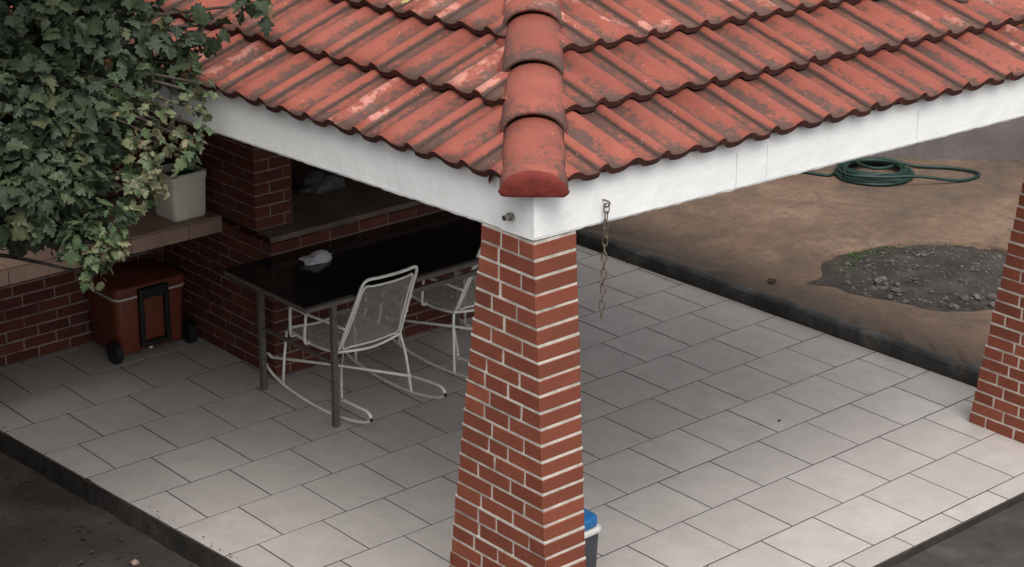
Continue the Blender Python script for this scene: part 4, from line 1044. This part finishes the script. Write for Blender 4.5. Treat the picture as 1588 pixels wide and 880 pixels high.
BLOBS = [(-0.452,0.536,2.360,0.053,7,'m'), (-0.423,0.480,2.300,0.035,5,'p'), (-0.492,0.446,2.253,0.041,6,'p'), (-0.596,0.355,2.172,0.035,5,'p'), (-0.548,0.332,2.210,0.026,4,'p'), (-1.022,0.252,1.931,0.039,6,'p'), (-0.687,0.269,2.125,0.040,6,'m'), (-1.054,1.041,2.592,0.247,260,'d'), (-0.830,0.917,2.596,0.219,220,'d'), (-1.213,0.759,2.320,0.270,300,'d'), (-1.031,0.638,2.255,0.214,220,'d'), (-1.288,0.525,2.006,0.225,230,'d'), (-1.154,0.504,2.058,0.175,150,'d'), (-1.392,0.576,1.927,0.141,80,'d'), (-0.646,0.786,2.517,0.206,80,'d'), (-0.470,0.790,2.550,0.143,34,'d'), (-0.448,0.701,2.411,0.107,28,'d'), (-0.280,0.703,2.568,0.096,14,'d'), (-0.061,0.625,2.653,0.084,10,'d'), (-0.779,0.691,2.378,0.160,60,'m'), (-0.792,0.492,2.243,0.144,62,'p'), (-0.648,0.451,2.271,0.110,30,'p'), (-0.837,0.380,2.084,0.137,58,'p'), (-0.912,0.322,1.979,0.085,34,'p'), (-0.656,0.340,2.178,0.063,12,'p'), (-1.119,0.254,1.907,0.089,40,'m'), (-1.205,0.202,1.793,0.078,34,'p'), (-1.242,0.266,1.857,0.083,36,'m'), (-1.142,0.156,1.812,0.036,8,'p'), (-1.226,0.177,1.707,0.039,9,'p'), (-1.341,1.067,2.425,0.316,120,'d'), (-1.487,0.853,2.026,0.256,90,'d'), (-0.868,1.161,2.872,0.294,120,'d'), (-1.178,1.432,2.868,0.353,90,'d'), (-0.521,0.961,2.799,0.208,60,'d'), (-2.0,0.9,2.3,0.5,150,'d'), (-2.3,1.6,2.7,0.6,170,'d'), (-1.7,1.8,2.9,0.5,140,'d'), (-2.5,0.9,2.9,0.5,120,'d'), (-1.9,2.4,2.4,0.5,120,'d'), (-1.0,1.0,3.4,0.42,210,'d'), (-1.5,0.7,3.4,0.45,220,'d'), (-1.7,1.4,3.5,0.5,220,'d'), (-2.4,0.3,3.0,0.5,180,'d'), (-1.3,1.7,3.3,0.45,200,'d'), (-0.6,1.5,3.3,0.4,160,'d'), (-1.0,0.8,4.1,0.5,200,'d'), (-1.35,0.2,4.3,0.5,200,'d'), (-0.8,1.6,4.0,0.5,200,'d'), (-1.9,0.6,4.2,0.55,200,'d'), (-2.5,-0.2,2.4,0.4,130,'d'), (-2.45,0.4,1.7,0.4,130,'d')]  # later clusters lie out of view, added to shade the left floor
tree = tag(empty("lobed_leaf_tree", (-2.0, 1.6, -0.13)), "leafy tree with dark lobed leaves overhanging the roof at upper left", "tree")
TO = Vector((-2.0, 1.6, -0.13))
leaves = []
for (x, y, z, r, n, k) in BLOBS:
    c = Vector((x, y, z))
    for i in range(int(n * 1.7)):
        d = Vector((rl.gauss(0, 1), rl.gauss(0, 1), rl.gauss(0, 1))).normalized(); rr = r * (0.35 + 0.65 * rl.random() ** 0.5) * (1.18 if rl.random() < 0.06 else 1)
        p = c + d * rr
        nrm = (d * 0.75 + Vector((0, 0, 0.75)) + Vector((rl.gauss(0, .6), rl.gauss(0, .6), rl.gauss(0, .45)))).normalized()
        tip = (d * 0.8 + Vector((rl.gauss(0, .6), rl.gauss(0, .6), -0.55 + rl.gauss(0, .4)))); tip = (tip - nrm * tip.dot(nrm)).normalized()
        sz = rl.uniform(0.038, 0.098) * (0.62 if k == 'p' else 0.8 if k == 'm' else 1.0)
        xx = tip.cross(nrm)
        leaves.append((p, xx, tip, nrm, sz, rl.randrange(14), rl.random() ** 1.3, 'm' if k == 'p' and rl.random() < 0.45 else 'd' if k == 'm' and rl.random() < 0.3 else k))
# the leaves that show largest are single parts, the rest one mass
fx = Rr; rank = []
for i, (p, *_r) in enumerate(leaves):
    q = p - CAM; zc_ = sum(Rr[2][j] * q[j] for j in range(3)); px = 794 + 3060.3 * sum(Rr[0][j] * q[j] for j in range(3)) / zc_; py = 440 - 3060.3 * sum(Rr[1][j] * q[j] for j in range(3)) / zc_
    if 0 < px < 1588 and 0 < py < 880: rank.append((zc_, i, int(px / 22), int(py / 22)))
rank.sort(); cell = {}; single = set()
for zc_, i, a, b_ in rank:
    if cell.get((a, b_), 0) < 1: cell[(a, b_)] = cell.get((a, b_), 0) + 1; single.add(i)
    if len(single) >= 290: break
for zc_, i, a, b_ in rank:
    if len(single) >= 290: break
    if cell.get((a, b_), 0) < 2: cell[(a, b_)] = cell.get((a, b_), 0) + 1; single.add(i)
lm_cache = {}
def leaf_me(vi, k, ti):
    key = (vi, k, ti)
    if key not in lm_cache:
        v, f = LV[vi]; me = mesh("leaf", [tuple(q) for q in v], f, M_LEAF[k]); at = me.attributes.new("tint", 'FLOAT', 'POINT'); at.data.foreach_set("value", [ti / 5 * 0.95] * len(v)); lm_cache[key] = me
    return lm_cache[key]
masses = {'d': ([], [], []), 'm': ([], [], []), 'p': ([], [], [])}
for i, (p, xx, tip, nrm, sz, vi, tn, k) in enumerate(leaves):
    if i in single:
        q = p - TO; M4 = Matrix(((xx.x * sz, tip.x * sz, nrm.x * sz, q.x), (xx.y * sz, tip.y * sz, nrm.y * sz, q.y), (xx.z * sz, tip.z * sz, nrm.z * sz, q.z), (0, 0, 0, 1)))
        obj("leaf", leaf_me(vi, k, round(tn * 5)), None, tree, M4)
    else:
        v, f = LV[vi]; A = np.array([xx, tip, nrm]) * sz; vv = v @ A + np.array(p - TO); mv, mf, mtint = masses[k]; o0 = len(mv)
        mv.extend(map(tuple, vv)); mf.extend(tuple(j + o0 for j in t) for t in f); mtint.extend([tn] * len(v))
for k, (mv, mf, mtint) in masses.items():
    me = mesh("crown", mv, mf, M_LEAF[k]); at = me.attributes.new("tint", 'FLOAT', 'POINT'); at.data.foreach_set("value", mtint)
    tag(obj("crown", me, None, tree), kind="stuff")
# trunk and limbs
trunk_pts = [(0, 0, -0.1), (0.02, -0.02, 0.5), (0.08, -0.10, 1.1), (0.22, -0.22, 1.7), (0.45, -0.36, 2.2), (0.75, -0.48, 2.55)]
tube("trunk", smooth_path(trunk_pts, 5), [0.095 - 0.003 * i * 0.9 for i in range(26)], M_BARK, tree, 12)
stem = [Vector(p) for p in trunk_pts]
for (x, y, z, r, n, k) in BLOBS:
    e_ = Vector((x, y, z)) - TO; a_ = min(stem[1:], key=lambda s_: (s_ - e_).length + (0.4 if s_.z > e_.z + 0.3 else 0))
    mid_ = (a_ + e_) / 2 + Vector((rl.uniform(-.05, .05), rl.uniform(-.05, .05), 0.06)); pth = smooth_path([a_, mid_, e_], 4)
    tube("branch", pth, [0.018 - 0.0017 * i for i in range(len(pth))], M_BARK, tree, 6)
# ------------------------------------------------------------------ litter
M_DRY = flat("dry_leaf", (0.05, 0.034, 0.022), (0.03, 0.02, 0.014), 0.8, 0.2, 30, 0.0)
M_YEL = flat("yellow_leaf", (0.42, 0.33, 0.14), (0.30, 0.22, 0.09), 0.7, 0.2, 30, 0.0)
def fallen(name, loc, sz, rot, mat, label):
    v, f = LV[3]; me = mesh(name, [tuple(q) for q in v], f, mat); o = obj(name, me); o.location = loc; o.scale = (sz, sz, sz); o.rotation_euler = rot; tag(o, label, "leaf"); return o
fallen("fallen_leaf", (-0.600, 1.545, 0.012), 0.04, (0.2, 0.1, 1.2), M_DRY, "small dark dry leaf on the left edge of the tiled floor")
fallen("fallen_leaf", (4.21, 1.03, TZ + 0.018), 0.075, (0.3, 0.2, -0.6), M_DRY, "dry brown leaf on the terrace near the kerb")
fallen("fallen_leaf", (2.78, -0.30, 0.008), 0.022, (0.1, 0.1, 2.0), M_DRY, "tiny dark leaf scrap on the floor tiles near the right column")
fallen("fallen_leaf", (0.40, 0.05, 2.700), 0.05, (0.1, -0.4, 0.5), M_YEL, "pale yellow leaf lying on the left roof slope")

# scattered bits of dry leaf and twig on the yard, the pavement and the terrace
b = bmesh.new(); rnd = random.Random(77)
def bit(x, y, z, sz):
    d = rnd.uniform(0, 6.28); c, s_ = math.cos(d) * sz, math.sin(d) * sz; w_ = rnd.uniform(0.25, 0.7)
    q = [(x + c, y + s_, z + rnd.uniform(0, .3) * sz), (x - s_ * w_, y + c * w_, z + rnd.uniform(.1, .6) * sz), (x - c, y - s_, z + rnd.uniform(0, .3) * sz), (x + s_ * w_, y - c * w_, z + rnd.uniform(.1, .6) * sz)]
    b.faces.new([b.verts.new(p) for p in q])
for i in range(260):
    y = rnd.uniform(-0.5, 2.6); bit(left_edge(y) - 0.03 - abs(rnd.gauss(0, 0.45)), y, -0.118, rnd.uniform(0.006, 0.022))
for i in range(60): bit(rnd.uniform(1.2, 4), rnd.uniform(-2.4, -1.77), -0.036, rnd.uniform(0.005, 0.014))
for i in range(70): bit(rnd.uniform(4.15, 7.2), rnd.uniform(-0.6, 2.6), TZ + 0.008, rnd.uniform(0.005, 0.014))
for i in range(26):
    y = rnd.uniform(0.0, 2.5); bit(left_edge(y) + rnd.uniform(0.005, 0.05), y, 0.004, rnd.uniform(0.004, 0.010))
for i in range(40):
    y = rnd.uniform(-0.7, 3.0); bit(kerb_x(y) - rnd.uniform(0.005, 0.03), y, 0.004, rnd.uniform(0.004, 0.010))
tag(obj("leaf_litter", b, flat("litter", (0.085, 0.060, 0.042), (0.035, 0.026, 0.020), 0.9, 0.1, 18, 0.0)), "bits of dry leaf and twig scattered over the yard and terrace", "litter", kind="stuff")
